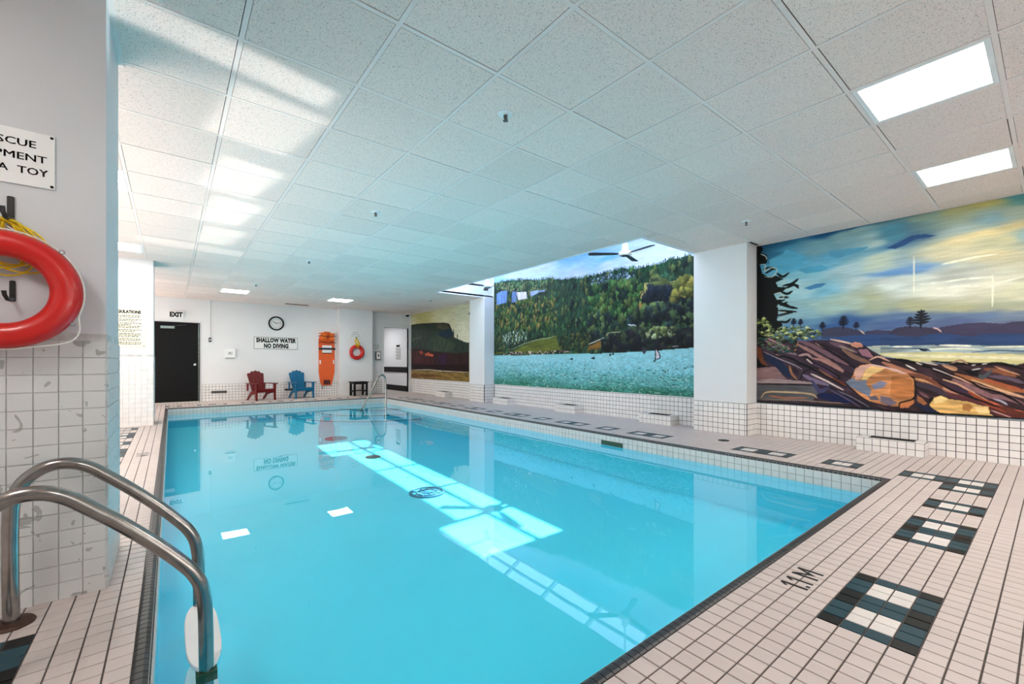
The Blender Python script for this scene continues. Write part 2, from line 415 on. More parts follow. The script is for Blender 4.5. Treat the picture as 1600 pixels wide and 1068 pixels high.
def region(x0, x1, y0, y1, ox, oy):
    """square deck tiles on the grid through (ox, oy), cut at the region's edges"""
    for i in range(math.floor((x0 - ox) / T + 1e-4), math.ceil((x1 - ox) / T - 1e-4)):
        a0, a1 = max(x0, ox + i * T), min(x1, ox + (i + 1) * T)
        if a1 - a0 < .012: continue
        for j in range(math.floor((y0 - oy) / T + 1e-4), math.ceil((y1 - oy) / T - 1e-4)):
            b0, b1 = max(y0, oy + j * T), min(y1, oy + (j + 1) * T)
            if b1 - b0 < .012: continue
            cx, cy = (a0 + a1) / 2, (b0 + b1) / 2
            if any(p[0] < cx < p[1] and p[2] < cy < p[3] for p in PIL + [NP, LP, PILA]): continue
            cands.append(((cx, cy, -.006), 'z', round(a1 - a0 - .0058, 4), round(b1 - b0 - .0058, 4), tilekey(cx, cy)))
region(XL, XR, -1.5, PY0, nx, PY0)
region(XL, PX0, PY0, YF, PX0, PY0)
region(PX1, XR, PY0, YF, PX1, PY0)
region(PX0, PX1, PY1, YF, PX0, PY1)
def deckseen(p):
    if p[1] > 3.0 and p[0] < -.2: return 0
    return seen(p)
lay(floor, cands, 'tile', .008, .0012, 300, deckseen)
# depth marks set in the deck
def depth_mark(x, y, rz, m, label):
    t = thing('depth_mark', label, 'marking', (x, y, .0021), rz); s = .010
    b = MB()
    for cx_ in (-.105, -.035): b.box(cx_ - s * .8, cx_ + s * .8, -.055, .055, 0, .0006); b.prism([(cx_ - s * .8, .055), (cx_ - .028, .03), (cx_ - .022, .018), (cx_ - s * .8, .036)], 0, .0006)
    b.box(-.082, -.066, -.055, -.038, 0, .0006); b.build('digits', m, t)
    b = MB()
    for q in ((.022, .04), (.1, .118)): b.box(q[0], q[1], -.055, .055, 0, .0006)
    b.prism([(.04, .055), (.04, .025), (.07, -.035), (.07, .0)], 0, .0006); b.prism([(.1, .055), (.07, .0), (.07, -.035), (.1, .025)], 0, .0006); b.build('letter', m, t)
depth_mark(2.395, .765, 0, M['ink'], 'black depth mark 1.1 M on the near deck beside the largest tile pattern')
depth_mark(-.25, 6.43, -PI / 2, M['dgrey'], 'small grey depth mark 1.1 M on the narrow left deck')
# ---------------------------------------------------------------- walls
def grouted(b, x0, x1, y0, y1, z0, z1): b.box(x0, x1, y0, y1, z0, z1)
b = MB()
b.box(XR, XR + .08, YN, 3.52, 0, ZC + .05); b.box(XR, XR + .08, 3.52, 9.3, 0, 3.50); b.box(XR, XR + .08, 9.3, YF + .1, 0, ZC + .05)
wall_right = struct(b.build('wall_right', M['wall']), 'white wall carrying the murals above a low white tiled band', 'wall')
b = MB(); b.box(XR - .002, XR, YN, YF, 0, WAIN + .002); b.build('joint_bed', M['wgrout'], wall_right)
c = []
y = -1.6
while y < YF - .02:
    for r in range(6):
        if not any(p[2] < y + T / 2 < p[3] for p in PIL): c.append(((XR - .001, y + T / 2, (r + .5) * T), '-x', T - .006, T - .006, 'walltile'))
    y += T
lay(wall_right, c, 'tile', .006, .001)

def pier(p, name, label, wmat, wz, tk, gk, faces, faceseen=None, gap=.006, limit=300):
    x0, x1, y0, y1 = p; b = MB(); b.box(x0, x1, y0, y1, 0, ZC + .02)
    o = struct(b.build(name, M[wmat]), label, 'pillar')
    e = .002; b = MB(); b.box(x0 - (e if 'l' in faces else 0), x1 + (e if 'r' in faces else 0), y0 - e, y1 + (e if 'b' in faces else 0), 0, wz + .002); b.build('joint_bed', M[gk], o)
    rows = round(wz / T); c = []
    def run(a0, a1):
        out = []; a = a1
        while a > a0 + .015: out.append((max(a0, a - T), a)); a -= T
        return out
    for r in range(rows):
        z = (r + .5) * T
        for a0, a1 in run(x0, x1): c.append((((a0 + a1) / 2, y0 - e + .001, z), '-y', a1 - a0 - gap, T - gap, tk))
        for f, xx, ax in (('l', x0 - e + .001, '-x'), ('r', x1 + e - .001, 'x')):
            if f in faces:
                for a0, a1 in run(y0, y1): c.append(((xx, (a0 + a1) / 2, z), ax, T - gap, a1 - a0 - gap, tk))
    lay(o, c, 'tile', .006, .001, limit)
    return o
pier(PIL[0], 'pillar', 'white pillar on the mural wall nearest the camera, beside the rocky shore mural', 'wall', WAIN, 'walltile', 'wgrout', 'l')
pier(PIL[1], 'pillar', 'white pillar on the mural wall between the lake mural and the dark mountain mural', 'wall', WAIN, 'walltile', 'wgrout', 'l')
near_pier = pier(NP, 'pillar', 'grey-white pier at the left edge with chipped painted tiles and the red ring', 'wallgrey', 15.4 * T, 'chip', 'chipgrout', 'r', gap=.003)
pier(LP, 'pillar', 'white pier with the regulations board, left of the black door', 'wall', 15.4 * T, 'walltile', 'chipgrout', 'r', gap=.003)

# far wall with door and doorway
DX0, DX1, DZ = 5.72, 6.62, 2.25
b = MB()
b.box(XL, -.42, YF, YF + .12, 0, ZC + .05); b.box(-.42, .60, YF, YF + .12, 2.09, ZC + .05); b.box(.60, DX0, YF, YF + .12, 0, ZC + .05)
b.box(DX0, DX1, YF, YF + .12, DZ, ZC + .05); b.box(DX1, XR, YF, YF + .12, 0, ZC + .05)
wall_far = struct(b.build('wall_back', M['wall']), 'white end wall beyond the pool', 'wall')
b = MB(); b.box(.66, DX0, YF - .002, YF, 0, WAIN); b.build('joint_bed', M['wgrout'], wall_far)
c = []
x = .66
while x < DX0 - .02:
    for r in range(6):
        if not (PILA[0] - .01 < x + T / 2 < PILA[1]): c.append(((x + T / 2, YF - .001, (r + .5) * T), '-y', T - .006, T - .006, 'walltile'))
    x += T
lay(wall_far, c, 'tile', .006, .001)
b = MB(); b.box(*PILA[:2], PILA[2], PILA[3], 0, ZC + .02)
pil = struct(b.build('pillar', M['wall']), 'shallow white pilaster on the end wall behind the small red ring', 'pillar')
b = MB(); b.box(PILA[0], PILA[1], PILA[2] - .002, PILA[2], 0, WAIN); b.build('joint_bed', M['chipgrout'], pil)
c = [((PILA[0] + T / 2 + i * T, PILA[2] - .001, (r + .5) * T), '-y', T - .003, T - .003, 'walltile') for i in range(13) for r in range(6)]
lay(pil, c, 'tile', .005, .001)
# unseen walls
b = MB(); b.box(XL - .1, XL, YN, YF + .1, 0, ZC + .05); struct(b.build('wall_left', M['wall']), 'white wall behind the piers', 'wall')
b = MB(); b.box(XL, XR, YN - .1, YN, 0, ZC + .05); struct(b.build('wall_near', M['wall']), 'white wall behind the camera', 'wall')

# corridor beyond the doorway
b = MB()
b.box(6.65, 6.73, YF + .12, 17.6, 0, 2.5)
o = struct(b.build('wall_corridor', M['corridor']), 'white corridor wall seen through the open doorway', 'wall')
b = MB(); b.box(6.62, 6.65, YF + .14, 17.6, .68, .88); b.build('handrail', M['ink'], o)['label'] = 'black bumper rail along the corridor wall'
b = MB(); b.box(6.632, 6.65, YF + .14, 17.6, 0, .2); b.build('baseboard', M['ink'], o)['label'] = 'black baseboard of the corridor'
b = MB(); b.box(5.0, 5.1, YF + .12, 17.6, 0, 2.5); b.box(5.1, 6.65, 17.5, 17.6, 0, 2.5); struct(b.build('wall_corridor', M['corridor']), 'hidden left side of the corridor', 'wall')
b = MB(); b.box(5.0, 6.73, YF + .12, 17.6, 2.4, 2.5); struct(b.build('ceiling', M['roof']), 'white corridor ceiling beyond the doorway', 'ceiling')
b = MB(); b.box(5.0, 6.73, YF, 17.6, -.1, -.001); struct(b.build('floor', M['deck']), 'beige corridor floor beyond the doorway', 'floor')
area('corridor_lamp', (5.7, 15.8, 2.38), .6, 1.2, 17)
b = MB(); b.box(DX0 - .04, DX0, YF - .012, YF + .12, 0, DZ + .04); b.box(DX1, DX1 + .04, YF - .012, YF + .12, 0, DZ + .04); b.box(DX0, DX1, YF - .012, YF + .12, DZ, DZ + .04)
struct(b.build('door_2', M['white']), 'white frame of the open doorway beside the dark mountain mural', 'doorway')

# ---------------------------------------------------------------- ceiling
GX0, GY0, GP, GQ = .291, .818, .61, .615
b = MB()
for x0, x1, y0, y1 in ((XL, WX0, YN, YF + .1), (WX0, XR + .08, YN, WY0), (WX0, XR + .08, WY1, YF + .1)):
    b.box(x0, x1, y0, y1, ZC + .012, ZC + .06)
ceiling = struct(b.build('ceiling', M['gap']), 'suspended ceiling of white speckled acoustic tiles', 'ceiling')
lights = {}
def cell(i, j): return GX0 + i * GP, GX0 + (i + 1) * GP, GY0 + j * GQ, GY0 + (j + 1) * GQ
LC = {(5, -1): 'nearest ceiling light panel, top right, large and bright', (8, -1): 'ceiling light panel beside the rocky shore mural',
      (-2, 7): 'ceiling light panel cut by the near pier, the higher of the left pair', (-2, 12): 'ceiling light panel just before the regulations pier',
      (1, 18): 'small distant ceiling light panel in front of the exit door and clock', (5, 18): 'small distant ceiling light panel above the orange rescue board',
      (0, -4): 'ceiling light panel behind the camera, left', (5, -6): 'ceiling light panel behind the camera, middle', (8, -6): 'ceiling light panel behind the camera, right', (-3, 0): 'ceiling light panel left of the camera', (2, -7): 'ceiling light panel furthest behind the camera', (-3, 17): 'ceiling light panel behind the regulations pier'}
c = []; g = MB()
rnd = random.Random(9)
for i in range(-5, 11):
    for j in range(-8, 22):
        if (i, j) in LC: continue
        x0, x1, y0, y1 = cell(i, j); x0, x1, y0, y1 = max(x0, XL), min(x1, XR), max(y0, YN), min(y1, YF)
        if x1 - x0 < .04 or y1 - y0 < .04: continue
        parts = [(x0, x1, y0, y1)]
        if x1 > WX0 and y1 > WY0 and y0 < WY1:
            parts = []
            if x0 < WX0: parts.append((x0, WX0, y0, y1))
            if y0 < WY0: parts.append((max(x0, WX0), x1, y0, WY0))
            if y1 > WY1: parts.append((max(x0, WX0), x1, WY1, y1))
        for a0, a1, b0, b1 in parts:
            if a1 - a0 < .04 or b1 - b0 < .04: continue
            if any(p[0] < (a0 + a1) / 2 < p[1] and p[2] < (b0 + b1) / 2 < p[3] for p in PIL + [NP, LP]): continue
            dx, dy = rnd.choice((0, .001, -.001)), rnd.choice((.0025, .0005, -.0025))
            c.append((((a0 + a1) / 2 + dx, (b0 + b1) / 2 + dy, ZC + .0115), '-z', round(a1 - a0 - .029, 3), round(b1 - b0 - .029, 3), 'acoustic'))
lay(ceiling, c, 'ceiling_tile', .011, .001)
for i in range(-4, 12):
    x = GX0 + i * GP
    if x >= XR: continue
    for y0, y1 in ((YN, WY0), (WY1, YF)) if x > WX0 else ((YN, YF),): g.box(x - .012, x + .012, y0, y1, ZC - .001, ZC + .006)
for j in range(-7, 23):
    y = GY0 + j * GQ
    if y >= YF: continue
    g.box(XL, WX0 if WY0 < y < WY1 else XR, y - .012, y + .012, ZC - .0012, ZC + .0055)
g.build('ceiling_grid', M['grid'], ceiling)
g = MB()
g.box(XR - .022, XR, YN, 2.73, ZC - .003, ZC); g.box(XR - .022, XR, 9.95, YF, ZC - .003, ZC); g.box(XL, XR, YF - .022, YF, ZC - .003, ZC)
g.box(6.378, 6.4, 2.73, 3.52, ZC - .003, ZC); g.box(6.378, 6.4, 9.25, 9.95, ZC - .003, ZC); g.box(-.235, -.21, 2.70, 3.34, ZC - .004, ZC); g.box(-1.1, -.21, 2.705, 2.73, ZC - .004, ZC); g.box(-1.2, -.205, 9.325, 9.35, ZC - .004, ZC)
g.box(-.228, -.205, 9.33, 9.97, ZC - .004, ZC)
g.build('wall_angle', M['grid'], ceiling)
for (i, j), lab in LC.items():
    x0, x1, y0, y1 = cell(i, j); cx, cy = (x0 + x1) / 2, (y0 + y1) / 2
    t = thing('ceiling_light', lab, 'light', (cx, cy, ZC - .002)); w, h = GP / 2 - .013, GQ / 2 - .013; m_ = .028
    b = MB()
    for q in ((-w, w, -h, -h + m_), (-w, w, h - m_, h), (-w, -w + m_, -h + m_, h - m_), (w - m_, w, -h + m_, h - m_)): b.box(*q, 0, .012)
    b.build('frame', M['white'], t, bevel=.002)
    b = MB(); b.box(-w + m_, w - m_, -h + m_, h - m_, .006, .012); b.build('diffuser', M['panel'], t)

# sprinkler heads
SP = [(1.795, 2.341, 'large sprinkler head in the ceiling tile above the middle of the pool'), (1.812, 4.771, 'sprinkler head second nearest along the pool'), (5.431, 2.323, 'sprinkler head in the ceiling near the mural wall pillar'),
      (1.812, 7.759, 'sprinkler head third nearest along the pool'), (1.45, 10.8, 'most distant sprinkler head before the clock wall'), (5.5, 10.5, 'small sprinkler head beyond the skylight opening')]
for x, y, lab in SP:
    t = thing('sprinkler_head', lab, 'sprinkler', (x, y, ZC + .002))
    b = MB(); b.lathe([(.004, -.012), (.03, -.011), (.05, -.005), (.052, 0), (.052, .003), (.004, .004)], 20); b.build('rose', M['white'], t, True)
    b = MB(); b.lathe([(.012, -.004), (.014, -.02), (.008, -.028), (.008, -.036)], 12); b.tube([(-.012, 0, -.014), (-.016, 0, -.03), (0, 0, -.046)], .0025, 6); b.tube([(.012, 0, -.014), (.016, 0, -.03), (0, 0, -.046)], .0025, 6)
    b.lathe([(.002, -.046), (.018, -.047), (.018, -.05), (.002, -.05)], 12); b.build('nozzle', M['greyink'], t, True)
# linear vent in the ceiling near the far wall
t = thing('ceiling_vent', 'dark linear air vent in the ceiling before the end wall', 'vent', (2.9, 13.82, ZC - .004))
b = MB(); b.box(-.32, .32, -.06, .06, 0, .01); b.build('frame', M['dgrey'], t)
for k in range(4):
    b = MB(); b.box(-.3, .3, -.045 + k * .025, -.035 + k * .025, -.006, .002); b.build('slat', M['ink'], t)

# ---------------------------------------------------------------- skylight well
HZ = 4.32; LZ = 3.50
b = MB()
def slopez(x): return LZ + (HZ - LZ) * (XR - x) / (XR - WX0)
prof = [(WX0 - .06, ZC - .002), (WX0, ZC - .002), (WX0, HZ), (WX0 - .06, HZ)]
b.box(WX0 - .05, WX0, WY0 - .05, WY1 + .05, ZC, HZ)
for y0, y1 in ((WY0 - .05, WY0), (WY1, WY1 + .05)):
    b.prism([(WX0, ZC), (XR + .08, ZC), (XR + .08, slopez(XR + .08)), (WX0, HZ)], -y1, -y0, MR(PI / 2))
well = struct(b.build('wall_skylight', M['roof']), 'white walls of the raised skylight well above the ceiling', 'wall')
b = MB(); b.box(WX0 - .012, WX0 + .006, WY0 - .012, WY1 + .012, ZC - .006, ZC + .02); b.box(WX0, XR, WY0 - .012, WY0 + .006, ZC - .006, ZC + .02); b.box(WX0, XR, WY1 - .006, WY1 + .012, ZC - .006, ZC + .02)
b.build('edge_trim', M['white'], well)
ang = math.atan2(HZ - LZ, XR - WX0); slen = math.hypot(HZ - LZ, XR - WX0)
w1 = bpy.data.objects.new('window_1', None); COL.objects.link(w1); w1.location = (XR, WY0, LZ); w1.rotation_euler = (0, ang, 0)
struct(w1, 'sloping skylight of glass panes and white bars over the lake mural', 'window')
bars = [0, .98, 2.1, 3.35, 4.65, WY1 - WY0]; GF = slen * .30     # the middle bays are glazed only along the low side
for y_ in bars:
    b = MB(); b.box(-slen, 0.06, y_ - .03, y_ + .03, -.05, .03); b.build('glazing_bar', M['white'], w1)
b = MB(); b.box(-GF * .5 - .025, -GF * .5 + .025, 0, WY1 - WY0, -.03, .02); b.build('cross_bar', M['white'], w1)
b = MB(); b.box(-.03, .07, 0, WY1 - WY0, -.03, .02); b.box(-slen, -slen + .06, 0, WY1 - WY0, -.04, .02); b.build('frame', M['white'], w1)
b = MB(); b.box(-slen, -GF, bars[1], bars[4], -.02, .02); b.build('roof_panel', M['roof'], w1)
for k in range(5):
    lo = -slen + .06 if k in (0, 4) else -GF
    for a0, a1 in ((lo, -GF * .5 - .025), (-GF * .5 + .025, -.03)):
        b = MB(); b.box(a0, a1, bars[k] + .03, bars[k + 1] - .03, -.003, .003); b.build('pane', M['glass'], w1)
# fans hanging in the well
for n, (fy, rz, fz, lab) in enumerate([(4.44, .35, 2.86, 'white ceiling fan with dark blades in front of the sky of the lake mural'), (8.39, 1.05, 2.87, 'white ceiling fan at the far end of the skylight well')]):
    t = thing('ceiling_fan', lab, 'fan', (5.9, fy, fz))
    top = slopez(5.9) - fz - .02
    b = MB(); b.tube([(0, 0, .05), (0, 0, top)], .014, 12); b.lathe([(.014, top - .1), (.06, top - .02), (.065, top), (.01, top)], 20); b.build('rod', M['white'], t, True)
    b = MB(); b.lathe([(.02, .17), (.045, .15), (.055, .05), (.06, .03), (.10, .01), (.115, -.02), (.10, -.045), (.05, -.055), (.01, -.056)], 28); b.build('motor_housing', M['white'], t, True)
    b = MB(); b.lathe([(.008, -.056), (.07, -.055), (.072, -.049), (.008, -.048)], 24); b.build('bottom_cap', M['dgrey'], t, True)
    for q in range(3):
        a = rz + q * 2 * PI / 3; mt = MR(math.radians(8), 0, a)
        b = MB(); b.prism([(.1, -.02), (.2, -.045), (.55, -.06), (.6, -.05), (.61, 0), (.6, .05), (.55, .06), (.2, .045), (.1, .02)], -.022, -.014, mt)
        b.build('blade', M['dgrey'], t)
# ---------------------------------------------------------------- pool
pool = thing('swimming_pool', 'rectangular indoor swimming pool with dark coping and turquoise basin', 'pool', (0, 0, 0))
def pz_floor(y): return -.62 + (y - IY0) / (IY1 - IY0) * .17
b = MB(); e = .0
V = [(IX0, IY0), (IX1, IY0), (IX1, IY1), (IX0, IY1)]
vs = [(x, y, pz_floor(y)) for x, y in V] + [(x, y, -.155) for x, y in V] + [(x, y, -.018) for x, y in V]
b.add(vs, [(0, 1, 2, 3)] + [(i, (i + 1) % 4, (i + 1) % 4 + 4, i + 4) for i in range(4)]); b.cur = 1
b.add(vs, [(i + 4, (i + 1) % 4 + 4, (i + 1) % 4 + 8, i + 8) for i in range(4)])
basin = b.mesh('basin', [M['basin'], M['copegrout']]); basin.flip_normals()
link('basin', basin, pool)
c = []
n = round((IY1 - IY0) / T); s_ = (IY1 - IY0) / n
for k in range(n):
    for r in range(2):
        z = -.019 - T * .5 - r * (T - .003)
        c.append(((IX1 + .0005, IY0 + (k + .5) * s_, z), '-x', T - .008, s_ - .0055, 'band')); c.append(((IX0 - .0005, IY0 + (k + .5) * s_, z), 'x', T - .008, s_ - .0055, 'band'))
n = round((IX1 - IX0) / T); s_ = (IX1 - IX0) / n
for k in range(n):
    for r in range(2):
        z = -.019 - T * .5 - r * (T - .003)
        c.append(((IX0 + (k + .5) * s_, IY1 + .0005, z), '-y', s_ - .0055, T - .008, 'band'))
        c.append(((IX0 + (k + .5) * s_, IY0 - .0005, z), 'y', s_ - .0055, T - .008, 'band'))
lay(pool, c, 'waterline_tile', .005, .001, 300, lambda p: 0 if p[1] < 1.0 or p[0] < 0 else seen(p))
# coping: one rounded dark piece per joint
prof = [(0, -.02), (0, .003), (.008, .007), (.03, .007), (.043, .001), (.05, -.01), (.05, -.02)]
def cope(rot, L):
    b = MB(); h = L / 2 - .0018; m2 = Matrix.Rotation(rot, 4, 'Z')
    vs = [m2 @ Vector((x, -h, z)) for x, z in prof] + [m2 @ Vector((x, h, z)) for x, z in prof]; n = len(prof)
    b.add(vs, [tuple(range(n - 1, -1, -1)), tuple(range(n, 2 * n))] + [(i, (i + 1) % n, (i + 1) % n + n, i + n) for i in range(n)])
    return b
pieces = []
CL = T / 2
for (ax, fixed, a0, a1, rot) in (('y', PX0, PY0, PY1, 0), ('y', PX1, PY0, PY1, PI), ('x', PY0, PX0 + CW, PX1 - CW, PI / 2), ('x', PY1, PX0 + CW, PX1 - CW, -PI / 2)):
    n = round((a1 - a0) / CL); s_ = (a1 - a0) / n
    for k in range(n):
        m_ = a0 + (k + .5) * s_; p = (fixed, m_, 0) if ax == 'y' else (m_, fixed, 0); pieces.append((p, rot, s_))
rank = sorted(range(len(pieces)), key=lambda i: -seen(pieces[i][0])); single = set(rank[:300]); cm = {}; rest = MB()
for i, (p, rot, s_) in enumerate(pieces):
    if i in single:
        key = (round(rot, 3), round(s_, 5))
        if key not in cm: cm[key] = cope(rot, s_).mesh('coping_tile', M['coping'])
        link('coping_tile', cm[key], pool, p)
    else:
        q = cope(rot, s_); rest.add([Vector(v) + Vector(p) for v in q.v], q.f)
o = rest.build('coping_tile_field', M['coping'], pool); o['kind'] = 'stuff'
b = MB()
for x0, x1, y0, y1 in ((PX0, PX0 + .046, PY0, PY1), (PX1 - .046, PX1, PY0, PY1), (PX0 + .046, PX1 - .046, PY0, PY0 + .046), (PX0 + .046, PX1 - .046, PY1 - .046, PY1)): b.box(x0, x1, y0, y1, -.019, -.001)
b.build('coping_bed', M['copegrout'], pool)
# steps in the far corner, floor fittings, skimmer
for R_, z in ((2.5, -.40), (1.9, -.33), (1.3, -.25)):
    pts = [(IX1, IY1)] + [(IX1 - R_ * math.cos(a), IY1 - R_ * math.sin(a)) for a in [k * PI / 2 / 20 for k in range(21)]]
    b = MB(); b.prism(pts, pz_floor(8) - .02, z); b.cur = 1
    b.tube([(IX1 - (R_ - .02) * math.cos(a), IY1 - (R_ - .02) * math.sin(a), z) for a in [k * PI / 2 / 20 for k in range(21)]], .02, 6)
    b.build('step', [M['basin'], M['basinstep']], pool)
for x, y, r, kx in ((2.63, 9.07, .2, 0), (2.64, 7.07, .12, 1), (2.48, 4.83, .2, 0)):
    z = pz_floor(y); b = MB()
    if kx: b.lathe([(.01, z), (r, z), (r, z + .012), (.01, z + .016)], 24); b.build('floor_drain', M['ink'], pool, True)['label'] = 'dark round drain on the pool floor'
    else:
        b.torus((x * 0, 0, z + .004), r, .018, 'z', 36, 8); b.torus((0, 0, z + .004), r * .62, .012, 'z', 30, 8); b.lathe([(.005, z), (.05, z), (.05, z + .012), (.005, z + .014)], 16)
        for q in range(8): b.tube([(.05 * math.cos(q * PI / 4), .05 * math.sin(q * PI / 4), z + .006), (r * math.cos(q * PI / 4), r * math.sin(q * PI / 4), z + .006)], .006, 6)
        b.build('inlet_grille', M['underw'], pool, True)['label'] = 'round grille on the pool floor'
    bpy.context.scene.collection.objects[-1].location = (x, y, 0)
b = MB(); b.box(IX1 - .012, IX1 - .004, 3.80, 4.18, -.158, -.098); b.build('skimmer', M['skimmer'], pool)['label'] = 'dark green skimmer mouth in the waterline tiles'
b = MB(); nX, nY = 40, 80
wv = [(IX0 + (IX1 - IX0) * i / nX, IY0 + (IY1 - IY0) * j / nY, WZ) for j in range(nY + 1) for i in range(nX + 1)]
b.add(wv, [(j * (nX + 1) + i, j * (nX + 1) + i + 1, (j + 1) * (nX + 1) + i + 1, (j + 1) * (nX + 1) + i) for j in range(nY) for i in range(nX)])
tag(b.build('pool_water', M['water'], smooth=True), 'still clear turquoise water filling the swimming pool', 'water', kind='stuff')
# round deck drain
t = thing('deck_drain', 'dark round drain cover in the deck by the nearer mural wall pillar', 'drain', (5.80, 2.77, 0))
b = MB(); b.lathe([(.01, .0), (.07, .0), (.07, .006), (.06, .009), (.01, .009)], 24); b.build('cover', M['ink'], t, True)
# ---------------------------------------------------------------- tiled vent boxes along the mural wall
for n, (y0, y1, lab) in enumerate([(.90, 1.50, 'white tiled vent box below the rocky shore mural'), (3.95, 4.56, 'white tiled vent box by the near pillar, below the sailboards of the lake mural'),
                                   (6.10, 6.68, 'white tiled vent box in the middle of the lake mural wall'), (8.35, 8.95, 'white tiled vent box beside the second pillar under the lake mural'),
                                   (11.4, 12.0, 'small distant tiled vent box below the dark mountain mural')]):
    t = thing('vent_box', lab, 'vent box', (XR - .008, y0, 0), group='tiled vent boxes along the mural wall'); d = .245; L = y1 - y0; h = 2 * T
    b = MB()
    for q in ((-d, -d + .06, 0, L), (-.03, 0, 0, L), (-d + .06, -.03, 0, .1), (-d + .06, -.03, L - .1, L)): b.box(*q, .001, h)
    b.box(-d + .06, -.03, .1, L - .1, .001, h - .06); b.build('body', M['wgrout'], t)
    c = []; nn = round(L / T); s_ = L / nn
    for k in range(nn):
        yy = (k + .5) * s_
        for r in range(2): c.append(((-d + .001, yy, (r + .5) * T), '-x', T - .005, s_ - .005, 'walltile'))
        c.append(((-d + .032, yy, h - .001), 'z', .055, s_ - .004, 'walltile'))
    for k in range(3):
        for r in range(2):
            c.append(((-d + (k + .5) * d / 3, .001, (r + .5) * T), '-y', d / 3 - .005, T - .005, 'walltile'))
            c.append(((-d + (k + .5) * d / 3, L - .001, (r + .5) * T), 'y', d / 3 - .005, T - .005, 'walltile'))
    for yy in (.05, L - .05): c.append(((-d / 2 + .03, yy, h - .001), 'z', d - .08, .09, 'walltile'))
    lay(t, c, 'tile', .005, .001, 300, lambda p: 1)
    b = MB()
    for k in range(9): b.box(-d + .07 + k * .018, -d + .074 + k * .018, .102, L - .102, h - .055, h - .02)
    b.build('grille', M['dgrey'], t)

